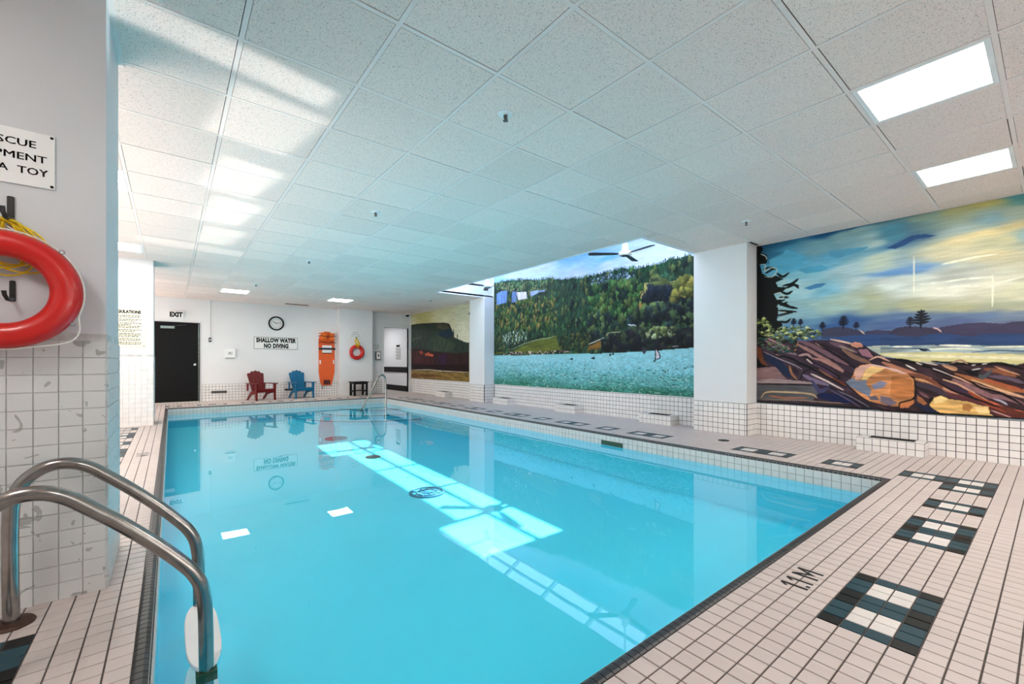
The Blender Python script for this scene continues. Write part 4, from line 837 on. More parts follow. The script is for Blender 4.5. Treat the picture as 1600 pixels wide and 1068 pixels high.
M1={'ctrl':[(2.658,2.676,20,70,100),(2.448,2.678,35,95,125),(2.327,2.431,80,165,200),(2.21,2.497,85,170,205),(1.879,2.726,20,75,115),(1.481,2.751,10,65,105),(1.182,2.789,15,75,110),(0.754,2.794,25,95,130),(0.379,2.792,35,110,135),(0.216,2.722,80,140,140),(1.95,2.574,120,165,175),(1.675,2.637,130,170,175),(1.481,2.656,140,175,175),(1.741,2.448,95,165,195),(1.544,2.432,110,165,185),(2.172,2.229,130,190,205),(1.879,2.308,110,180,205),(1.358,2.526,170,195,190),(1.182,2.563,80,140,160),(1.014,2.501,60,95,130),(1.21,2.44,80,130,170),(0.907,2.643,140,165,150),(0.655,2.648,165,165,120),(0.468,2.685,175,165,100),(0.655,2.474,160,180,175),(0.379,2.54,120,155,165),(0.25,2.571,150,165,150),(0.25,2.442,205,190,140),(0.468,2.396,220,203,150),(0.655,2.349,218,206,160),(0.335,2.299,190,185,145),(0.221,2.306,140,170,170),(0.754,2.216,205,200,165),(0.468,2.161,205,195,155),(0.25,2.118,190,185,155),(2.096,2.044,165,205,210),(1.675,2.231,175,205,210),(1.358,2.255,190,205,185),(1.239,2.119,100,145,195),(1.042,2.109,110,150,195),(0.96,1.964,195,205,195),(1.481,2.04,185,205,205),(1.879,2.015,120,180,200),(1.609,1.818,170,190,175),(1.481,1.843,165,170,140),(1.182,1.921,205,215,208),(0.804,1.87,218,218,200),(0.468,1.858,210,208,185),(0.25,1.795,200,200,170),(0.655,1.989,170,175,165),(2.172,1.724,140,180,190),(1.81,1.757,165,195,185),(1.358,1.712,160,170,145),(1.014,1.714,165,165,130),(0.655,1.676,165,165,130),(0.379,1.647,160,165,140),(0.25,1.601,170,170,145),(2.172,1.576,95,135,165),(1.675,1.557,60,95,145),(1.182,1.558,90,115,150),(0.804,1.55,95,115,145),(0.468,1.522,90,110,140),(0.229,1.502,110,125,145),(1.81,1.492,50,85,135),(1.182,1.453,75,98,140),(0.655,1.447,80,95,130),(2.327,1.365,60,90,130),(0.25,1.342,80,90,125)],'items':[('P',(85,165,195),0.05,0.0,[(2.555,2.513),(2.38,2.559),(2.337,2.614),(2.212,2.542),(2.131,2.372),(2.267,2.357),(2.38,2.353),(2.541,2.429)]),('P',(85,155,185),0.08,0.0,[(1.835,2.482),(1.69,2.481),(1.551,2.474),(1.428,2.462),(1.495,2.427),(1.632,2.398),(1.75,2.377),(1.848,2.432)]),('P',(80,160,190),0.08,0.0,[(2.199,2.306),(2.065,2.329),(1.923,2.32),(1.835,2.275),(1.923,2.245),(2.104,2.244)]),('P',(70,130,175),0.1,0.0,[(2.131,2.049),(1.974,2.088),(1.86,2.079),(1.923,2.035),(2.052,2.015)]),('P',(45,80,125),0.1,0.0,[(1.267,2.408),(1.164,2.454),(1.045,2.507),(0.939,2.502),(0.837,2.461),(0.92,2.452),(1.015,2.461),(1.094,2.412),(1.184,2.384)]),('L',(225,225,200),0.02,[(0.792,2.133),(0.685,2.145),(0.55,2.162),(0.388,2.167)]),('L',(215,220,205),0.02,[(0.996,1.935),(0.81,1.934),(0.617,1.942),(0.42,1.936)]),('L',(222,222,205),0.025,[(0.828,1.866),(0.634,1.871),(0.444,1.857),(0.213,1.904)]),('P',(62,58,82),0.06,0.0,[(0.874,1.352),(0.828,1.432),(0.634,1.463),(0.468,1.463),(0.349,1.443),(0.273,1.46),(0.208,1.46),(0.162,1.452),(-0.64,1.392),(-0.64,1.277)]),('P',(62,62,88),0.05,0.0,[(1.495,1.404),(1.45,1.433),(1.342,1.437),(1.236,1.421),(1.236,1.37),(1.495,1.383)]),('P',(62,62,88),0.05,0.0,[(1.319,1.426),(1.235,1.427),(1.235,1.376),(1.319,1.381)]),('P',(45,68,110),0.1,0.0,[(1.923,1.404),(1.236,1.383),(1.236,1.234),(1.517,1.242),(1.774,1.33),(1.923,1.351)]),('P',(45,66,105),0.1,0.0,[(1.319,1.385),(0.206,1.341),(-0.64,1.296),(-0.64,1.18),(1.319,1.237)]),('P',(60,55,78),0.05,0.0,[(0.756,1.365),(0.583,1.323),(0.468,1.344),(0.206,1.355),(0.206,1.336)]),('P',(60,60,82),0.06,0.0,[(1.923,1.479),(1.848,1.492),(1.726,1.503),(1.608,1.474),(1.517,1.437),(1.472,1.395),(1.54,1.385),(1.726,1.377),(1.923,1.377)]),('P',(58,55,75),0.06,0.0,[(1.267,1.392),(1.174,1.454),(1.074,1.467),(0.996,1.456),(0.864,1.434),(0.801,1.383),(0.883,1.365),(0.996,1.338),(1.144,1.358)]),('L',(200,170,170),0.012,[(0.864,1.433),(0.828,1.419),(0.799,1.383)]),('L',(200,170,150),0.012,[(1.523,1.448),(1.472,1.395)]),('P',(175,185,175),0.12,0.0,[(1.484,1.241),(1.236,1.251),(1.236,1.126),(1.331,1.141),(1.406,1.198)]),('P',(150,165,165),0.25,0.0,[(1.319,1.244),(0.634,1.235),(0.206,1.21),(-0.64,1.185),(-0.64,1.103),(1.319,1.141)]),('L',(225,225,210),0.025,[(1.205,1.231),(1.045,1.226)]),('L',(235,232,215),0.02,[(0.81,1.237),(0.634,1.227),(0.575,1.218)]),('L',(220,220,205),0.02,[(0.996,1.188),(0.72,1.197),(0.508,1.183)]),('L',(215,215,195),0.02,[(0.468,1.206),(0.206,1.205),(-0.301,1.185)]),('L',(50,75,105),0.014,[(1.319,1.216),(0.967,1.203),(0.883,1.175)]),('L',(55,80,110),0.012,[(0.566,1.154),(0.388,1.169),(0.206,1.159),(-0.301,1.148)]),('L',(50,75,105),0.012,[(0.5,1.223),(0.206,1.222)]),('P',(200,192,138),0.1,0.0,[(1.319,1.161),(0.81,1.159),(0.468,1.14),(0.206,1.125),(-0.64,1.112),(-0.64,0.987),(0.206,1.011),(0.288,1.033),(0.855,1.045),(1.045,1.058),(1.194,1.099),(1.319,1.127)]),('L',(220,214,180),0.03,[(1.298,1.14),(0.996,1.123),(0.634,1.106),(0.206,1.09),(-0.301,1.076)]),('T',(25,28,35),(0.967,1.454,0.19)),('T',(30,28,40),(1.059,1.464,0.11)),('T',(22,28,45),(1.69,1.491,0.15)),('T',(35,35,55),(1.557,1.464,0.09)),('T',(22,28,45),(1.913,1.478,0.1)),('T',(22,30,50),(2.247,1.553,0.1)),('T',(22,30,50),(2.165,1.547,0.09)),('L',(20,25,35),0.02,[(0.977,1.201),(0.948,1.185),(0.915,1.18)]),('P',(50,36,48),0.5,-0.45,[(2.739,1.394),(2.585,1.404),(2.199,1.324),(1.974,1.346),(1.823,1.332),(1.608,1.288),(1.495,1.263),(1.395,1.183),(1.236,1.072),(1.236,0.476),(2.739,0.462)]),('P',(52,36,42),0.5,-0.45,[(1.319,1.113),(1.194,1.092),(1.045,1.038),(0.855,1.038),(0.756,1.02),(0.634,1.045),(0.468,1.027),(0.388,1.021),(0.281,1.01),(0.206,1.039),(-0.64,1.026),(-0.64,0.504),(0.206,0.479),(1.319,0.462)]),('P',(128,98,98),0.15,0.0,[(2.723,0.962),(2.452,0.988),(2.394,0.885),(2.323,0.808),(2.526,0.802),(2.723,0.762)]),('P',(150,130,130),0.1,0.0,[(2.723,0.779),(2.526,0.818),(2.171,0.797),(1.974,0.773),(1.974,0.751),(2.723,0.742)]),('L',(12,10,12),0.014,[(2.739,0.738),(2.026,0.752)]),('P',(82,82,86),0.2,0.0,[(2.723,0.721),(2.026,0.734),(1.948,0.654),(2.026,0.529),(2.723,0.496)]),('L',(190,160,120),0.022,[(2.662,0.533),(2.585,0.62),(2.337,0.633),(2.185,0.634),(2.026,0.62),(1.974,0.578)]),('L',(150,95,70),0.025,[(2.555,0.573),(2.352,0.553),(2.078,0.571)]),('L',(140,120,100),0.014,[(2.646,0.51),(2.212,0.531),(1.848,0.526),(1.632,0.528)]),('L',(45,42,50),0.02,[(2.723,0.48),(2.24,0.482),(1.608,0.508)]),('P',(110,60,35),0.2,0.0,[(2.716,1.277),(2.662,1.243),(2.631,1.078),(2.57,0.996),(2.662,1.028),(2.716,1.144)]),('P',(10,8,10),0.02,0.0,[(2.731,1.144),(2.662,1.028),(2.578,0.988),(2.731,0.97)]),('L',(150,110,105),0.045,[(2.199,1.293),(2.026,1.181),(1.848,1.06),(1.69,0.943)]),('L',(110,80,90),0.05,[(2.185,1.339),(2.026,1.272),(1.848,1.148),(1.643,1.016)]),('L',(190,150,130),0.018,[(1.987,1.301),(1.848,1.215)]),('L',(215,180,160),0.02,[(1.823,1.347),(1.655,1.297),(1.608,1.277)]),('L',(95,72,85),0.05,[(1.823,1.303),(1.667,1.232),(1.551,1.172)]),('L',(140,125,110),0.02,[(1.726,1.256),(1.574,1.18)]),('L',(120,90,75),0.05,[(1.69,1.204),(1.551,1.101),(1.428,1.045)]),('L',(20,16,24),0.02,[(2.013,1.333),(1.823,1.192),(1.608,1.016),(1.563,0.974)]),('L',(165,120,110),0.03,[(2.052,1.106),(1.923,1.075),(1.799,1.001),(1.69,0.922)]),('L',(70,50,72),0.06,[(2.052,1.075),(1.898,0.97),(1.75,0.869)]),('L',(14,10,16),0.016,[(2.104,1.106),(2.026,1.06),(1.873,0.97),(1.726,0.856),(1.75,0.84)]),('L',(125,80,65),0.03,[(1.948,0.955),(1.799,0.839),(1.667,0.756)]),('L',(95,45,35),0.045,[(1.823,0.838),(1.679,0.77)]),('L',(14,10,16),0.02,[(2.078,0.984),(1.923,0.895),(1.655,0.728)]),('L',(170,130,125),0.028,[(2.585,1.396),(2.409,1.3),(2.24,1.185)]),('L',(125,100,105),0.055,[(2.601,1.356),(2.409,1.236),(2.212,1.154)]),('L',(150,115,105),0.02,[(2.467,1.157),(2.337,1.108)]),('L',(14,14,20),0.03,[(2.481,1.141),(2.295,1.108),(2.131,1.014),(2.026,0.969)]),('L',(150,140,150),0.014,[(2.631,1.201),(2.452,1.109),(2.24,1.013),(2.144,0.952)]),('L',(25,35,62),0.1,[(2.601,1.143),(2.423,1.013),(2.295,0.856)]),('L',(165,130,130),0.035,[(2.185,1.138),(2.078,1.152),(2.026,1.075)]),('L',(15,12,18),0.015,[(2.118,1.075),(2.091,1.121),(2.026,1.075),(2.039,1.037)]),('L',(200,180,170),0.02,[(2.091,1.091),(2.026,1.03)]),('L',(150,100,70),0.03,[(2.295,0.998),(2.267,0.888),(2.199,0.812)]),('L',(60,50,60),0.03,[(2.24,0.998),(2.158,0.921),(2.185,0.828)]),('L',(115,100,125),0.05,[(2.131,0.875),(2.026,0.817),(1.848,0.749)]),('L',(205,185,180),0.026,[(2.039,0.893),(1.898,0.821),(1.69,0.697)]),('L',(14,10,16),0.014,[(2.158,0.813),(2.144,0.89),(2.052,0.953),(1.923,0.895)]),('L',(60,60,95),0.05,[(2.026,0.802),(1.948,0.669),(1.848,0.719)]),('L',(20,28,66),0.1,[(1.948,0.609),(1.774,0.59),(1.608,0.558)]),('L',(20,20,35),0.03,[(1.75,0.68),(1.563,0.576),(1.406,0.489)]),('L',(120,115,130),0.013,[(1.75,0.68),(1.608,0.615),(1.428,0.501)]),('L',(80,70,100),0.02,[(1.848,0.704),(1.667,0.597),(1.517,0.494)]),('L',(165,110,85),0.045,[(1.298,1.045),(1.194,0.991),(1.035,0.914),(0.883,0.865)]),('L',(20,14,18),0.014,[(1.298,1.004),(1.154,0.938),(0.996,0.862),(0.874,0.84)]),('L',(120,75,65),0.05,[(1.015,0.848),(0.874,0.815),(0.756,0.731),(0.6,0.666)]),('L',(200,150,100),0.025,[(1.015,0.862),(0.874,0.815),(0.72,0.733)]),('L',(185,130,105),0.022,[(0.901,0.833),(0.756,0.744),(0.583,0.655)]),('L',(60,50,62),0.06,[(0.996,0.797),(0.874,0.763),(0.756,0.681)]),('L',(85,45,50),0.045,[(0.756,0.706),(0.583,0.643),(0.436,0.581)]),('L',(205,160,130),0.022,[(0.783,0.856),(0.651,0.798),(0.525,0.695),(0.396,0.596)]),('L',(60,42,58),0.05,[(0.792,0.83),(0.634,0.737),(0.5,0.636)]),('L',(150,70,45),0.045,[(0.583,0.728),(0.468,0.627),(0.326,0.555),(0.206,0.531)]),('L',(200,100,70),0.02,[(0.436,0.641),(0.326,0.578),(0.206,0.549)]),('L',(170,165,180),0.02,[(0.428,0.677),(0.357,0.646),(0.319,0.614)]),('L',(195,150,125),0.03,[(0.72,0.901),(0.6,0.849),(0.468,0.77),(0.342,0.741),(0.206,0.691)]),('L',(130,95,100),0.05,[(0.703,0.858),(0.566,0.777),(0.444,0.7),(0.326,0.683),(0.206,0.628)]),('L',(15,10,14),0.022,[(0.72,0.92),(0.6,0.861),(0.5,0.78),(0.38,0.739),(0.296,0.685),(0.206,0.611)]),('L',(15,10,14),0.018,[(0.874,0.853),(0.72,0.745),(0.583,0.679),(0.468,0.627),(0.326,0.555)]),('L',(150,95,60),0.045,[(0.685,0.921),(0.517,0.852),(0.357,0.787),(0.206,0.748)]),('L',(210,170,130),0.015,[(0.566,0.862),(0.388,0.774),(0.206,0.703)]),('L',(165,85,55),0.03,[(0.5,0.877),(0.357,0.822),(0.206,0.76)]),('L',(90,75,90),0.04,[(0.436,0.902),(0.311,0.882),(0.206,0.839)]),('L',(130,80,55),0.05,[(0.468,0.973),(0.357,0.951),(0.265,0.906)]),('L',(190,140,110),0.014,[(0.404,1.003),(0.326,0.963),(0.236,0.919)]),('L',(15,14,20),0.04,[(0.617,0.953),(0.55,0.948),(0.5,0.985)]),('L',(15,14,20),0.03,[(0.6,0.923),(0.517,0.912),(0.5,0.889)]),('L',(70,75,80),0.035,[(0.508,0.912),(0.484,0.889),(0.42,0.974)]),('L',(160,120,95),0.03,[(0.792,1.02),(0.703,0.983),(0.685,0.964)]),('L',(200,150,110),0.018,[(0.783,1.007),(0.694,0.958)]),('L',(220,210,205),0.012,[(0.874,0.981),(0.72,0.901)]),('L',(14,12,16),0.02,[(0.883,0.968),(0.72,0.889)]),('L',(225,215,205),0.014,[(1.094,1.018),(1.006,0.96)]),('L',(14,12,16),0.035,[(1.194,1.085),(1.074,1.058),(0.958,1.019),(0.874,0.981)]),('L',(14,12,16),0.03,[(0.874,1.058),(0.72,1.039),(0.55,1.027),(0.388,1.033),(0.288,1.01),(0.206,0.976)]),('L',(150,120,100),0.02,[(0.72,1.039),(0.651,1.069),(0.6,1.033)]),('L',(205,200,195),0.012,[(0.566,1.014),(0.541,1.021)]),('L',(205,200,195),0.012,[(0.492,1.027),(0.456,1.035)]),('L',(205,200,195),0.012,[(0.566,0.966),(0.5,0.982)]),('L',(215,200,185),0.014,[(0.939,1.045),(0.828,1.017)]),('L',(190,180,165),0.016,[(1.006,1.045),(0.958,1.019)]),('L',(110,65,50),0.04,[(1.064,0.913),(0.92,0.864),(0.792,0.767)]),('L',(40,26,30),0.04,[(0.996,0.706),(0.901,0.634),(0.874,0.61)]),('L',(110,75,80),0.03,[(0.977,0.707),(0.901,0.646)]),('L',(30,35,60),0.05,[(0.996,0.562),(0.864,0.496),(0.756,0.48)]),('L',(85,40,38),0.05,[(0.436,0.569),(0.342,0.507),(0.206,0.509)]),('L',(200,160,150),0.012,[(0.428,0.546),(0.296,0.488)]),('L',(90,45,35),0.05,[(0.388,0.597),(0.206,0.52),(0.021,0.493)]),('L',(180,130,110),0.03,[(0.206,0.691),(0.021,0.615),(-0.24,0.573)]),('L',(110,75,80),0.06,[(0.206,0.628),(-0.113,0.55)]),('L',(150,95,60),0.05,[(0.206,0.771),(-0.24,0.667)]),('P',(185,125,80),0.3,0.0,[(1.58,0.902),(1.574,0.959),(1.517,1.009),(1.417,1.031),(1.299,0.997),(1.175,0.964),(1.065,0.9),(1.026,0.848),(1.016,0.731),(1.026,0.652),(1.075,0.583),(1.144,0.524),(1.278,0.534),(1.428,0.571),(1.54,0.648),(1.608,0.73),(1.667,0.792),(1.608,0.844)]),('P',(205,160,145),0.08,0.0,[(1.574,0.902),(1.568,0.959),(1.517,1.002),(1.417,1.024),(1.363,1.003),(1.472,0.947),(1.506,0.847),(1.563,0.831)]),('P',(228,190,125),0.12,0.0,[(1.461,0.961),(1.406,1.003),(1.278,0.977),(1.331,0.935),(1.406,0.892),(1.45,0.835),(1.506,0.833)]),('P',(210,175,165),0.08,0.0,[(1.417,1.031),(1.299,1.001),(1.175,0.967),(1.075,0.913),(1.134,0.918),(1.278,0.977),(1.385,1.003)]),('P',(110,120,140),0.15,0.0,[(1.667,0.792),(1.597,0.852),(1.54,0.818),(1.45,0.835),(1.461,0.779),(1.406,0.711),(1.428,0.627),(1.54,0.691),(1.608,0.737)]),('P',(120,125,150),0.12,0.0,[(1.406,0.767),(1.32,0.825),(1.257,0.8),(1.299,0.744),(1.385,0.712)]),('P',(90,85,100),0.1,0.0,[(1.439,0.626),(1.363,0.644),(1.331,0.591),(1.417,0.586)]),('P',(150,135,150),0.1,0.0,[(1.225,0.747),(1.144,0.831),(1.054,0.847),(1.094,0.78),(1.174,0.723)]),('P',(165,105,60),0.3,0.0,[(1.215,0.896),(1.045,0.848),(1.02,0.731),(1.035,0.638),(1.144,0.618),(1.235,0.652)]),('P',(110,100,115),0.12,0.0,[(1.319,0.647),(1.235,0.625),(1.164,0.563),(1.235,0.53),(1.319,0.565)]),('P',(195,120,75),0.12,0.0,[(1.154,0.55),(1.114,0.586),(1.025,0.639),(1.025,0.573),(1.074,0.523),(1.144,0.511)]),('L',(12,10,12),0.016,[(1.02,0.861),(1.011,0.757),(1.02,0.639),(1.094,0.594),(1.144,0.571),(1.154,0.51)]),('L',(20,15,20),0.014,[(1.667,0.792),(1.54,0.648),(1.428,0.564),(1.278,0.527)]),('P',(150,95,60),0.1,0.0,[(0.996,0.666),(0.958,0.643),(0.911,0.582),(0.939,0.56),(0.996,0.601)]),('P',(205,165,100),0.25,0.0,[(0.897,0.57),(0.864,0.649),(0.801,0.678),(0.738,0.644),(0.685,0.636),(0.583,0.624),(0.517,0.593),(0.448,0.586),(0.436,0.51),(0.404,0.483),(0.484,0.482),(0.685,0.474),(0.792,0.477),(0.874,0.533)]),('P',(232,205,140),0.1,0.0,[(0.864,0.636),(0.801,0.672),(0.747,0.644),(0.792,0.603),(0.855,0.586)]),('P',(160,110,60),0.15,0.0,[(0.634,0.59),(0.583,0.606),(0.558,0.571),(0.583,0.521),(0.634,0.528)]),('P',(230,200,140),0.12,0.0,[(0.55,0.572),(0.452,0.58),(0.444,0.515),(0.517,0.502)]),('L',(15,10,14),0.014,[(0.901,0.608),(0.864,0.649),(0.901,0.569)]),('P',(190,130,110),0.08,0.0,[(1.62,1.281),(1.563,1.303),(1.506,1.284),(1.484,1.241),(1.551,1.229),(1.597,1.245)]),('P',(150,105,120),0.1,0.0,[(1.54,1.201),(1.45,1.213),(1.374,1.128),(1.406,1.1),(1.495,1.129)]),('L',(14,10,16),0.014,[(1.484,1.256),(1.428,1.198),(1.374,1.114),(1.32,1.127)]),('L',(205,160,140),0.018,[(1.428,1.073),(1.342,1.114),(1.236,1.058)]),('P',(160,110,60),0.1,0.0,[(2.199,1.317),(2.185,1.339),(2.212,1.216),(2.24,1.201)]),('P',(8,12,14),0.02,0.0,[(2.736,2.788),(2.685,2.785),(2.631,2.674),(2.662,2.631),(2.578,2.582),(2.585,2.469),(2.677,2.469),(2.646,2.332),(2.57,2.271),(2.467,2.271),(2.366,2.207),(2.467,2.174),(2.438,2.106),(2.323,2.09),(2.38,2.034),(2.496,2.017),(2.452,1.931),(2.337,1.918),(2.438,1.866),(2.467,1.804),(2.481,1.644),(2.438,1.513),(2.526,1.405),(2.736,1.414)]),('P',(8,12,14),0.02,0.0,[(2.736,1.943),(2.452,1.912),(2.438,1.814),(2.438,1.734),(2.452,1.639),(2.38,1.586),(2.409,1.492),(2.585,1.388),(2.736,1.394)]),('L',(8,12,14),0.03,[(2.631,2.379),(2.555,2.399),(2.467,2.359)]),('L',(8,12,14),0.03,[(2.601,2.325),(2.526,2.361),(2.474,2.377)]),('L',(8,12,14),0.03,[(2.452,2.301),(2.38,2.241),(2.302,2.284)]),('L',(8,12,14),0.03,[(2.38,2.114),(2.267,2.13),(2.192,2.181)]),('L',(8,12,14),0.03,[(2.337,2.076),(2.24,2.11),(2.185,2.056)]),('L',(8,12,14),0.03,[(2.24,2.11),(2.185,2.087)]),('L',(8,12,14),0.03,[(2.409,2.038),(2.323,1.996),(2.26,2.027)]),('L',(8,12,14),0.03,[(2.423,1.96),(2.309,1.946)]),('L',(8,12,14),0.03,[(2.452,1.883),(2.352,1.856),(2.281,1.802)]),('L',(8,12,14),0.03,[(2.452,1.88),(2.309,1.817),(2.199,1.782)]),('L',(8,12,14),0.03,[(2.438,1.774),(2.337,1.757),(2.212,1.737)]),('L',(8,12,14),0.03,[(2.452,1.703),(2.323,1.724),(2.226,1.746)]),('L',(8,12,14),0.03,[(2.423,1.621),(2.337,1.606),(2.281,1.649)]),('L',(8,12,14),0.03,[(2.409,1.843),(2.323,1.882)]),('L',(8,12,14),0.03,[(2.526,1.596),(2.409,1.604)]),('L',(190,205,190),0.012,[(2.669,2.616),(2.601,2.57),(2.585,2.518)]),('L',(190,205,190),0.012,[(2.677,2.469),(2.601,2.439),(2.616,2.36),(2.526,2.394),(2.452,2.349),(2.511,2.262),(2.616,2.278)]),('L',(190,205,190),0.012,[(2.452,2.156),(2.38,2.162),(2.337,2.203)]),('L',(190,205,190),0.012,[(2.481,2.015),(2.409,2.022),(2.366,1.953),(2.452,1.931)]),('L',(190,205,190),0.012,[(2.352,2.047),(2.267,2.067)]),('L',(190,205,190),0.012,[(2.459,1.832),(2.38,1.816)]),('L',(190,205,190),0.012,[(2.438,1.758),(2.337,1.741)]),('L',(190,205,190),0.012,[(2.445,1.646),(2.352,1.679)]),('B',220,[(2.716,1.659),(2.631,1.702),(2.526,1.612),(2.496,1.513),(2.337,1.535),(2.158,1.547),(2.026,1.5),(1.923,1.464),(1.917,1.389),(2.026,1.371),(2.199,1.371),(2.337,1.345),(2.526,1.385),(2.692,1.459)],[(150,160,90),(95,110,60),(190,195,130),(30,40,30),(60,80,55),(15,20,18)],0.035,0.6,11),('B',90,[(2.708,1.393),(2.585,1.404),(2.337,1.377),(2.185,1.355),(2.212,1.231),(2.267,1.17),(2.481,1.174),(2.555,1.207),(2.692,1.293)],[(60,90,70),(100,110,60),(40,60,50),(30,70,70),(20,22,20)],0.035,0.5,12),('L',(8,8,10),0.02,[(2.73,0.471),(2.24,0.475),(1.236,0.476)]),('L',(8,8,10),0.02,[(1.319,0.462),(0.72,0.477),(0.206,0.479)]),('L',(228,226,205),0.012,[(0.418,1.96),(0.418,1.746),(0.421,1.628)]),('L',(228,226,205),0.012,[(1.023,2.266),(1.023,1.82)])]}
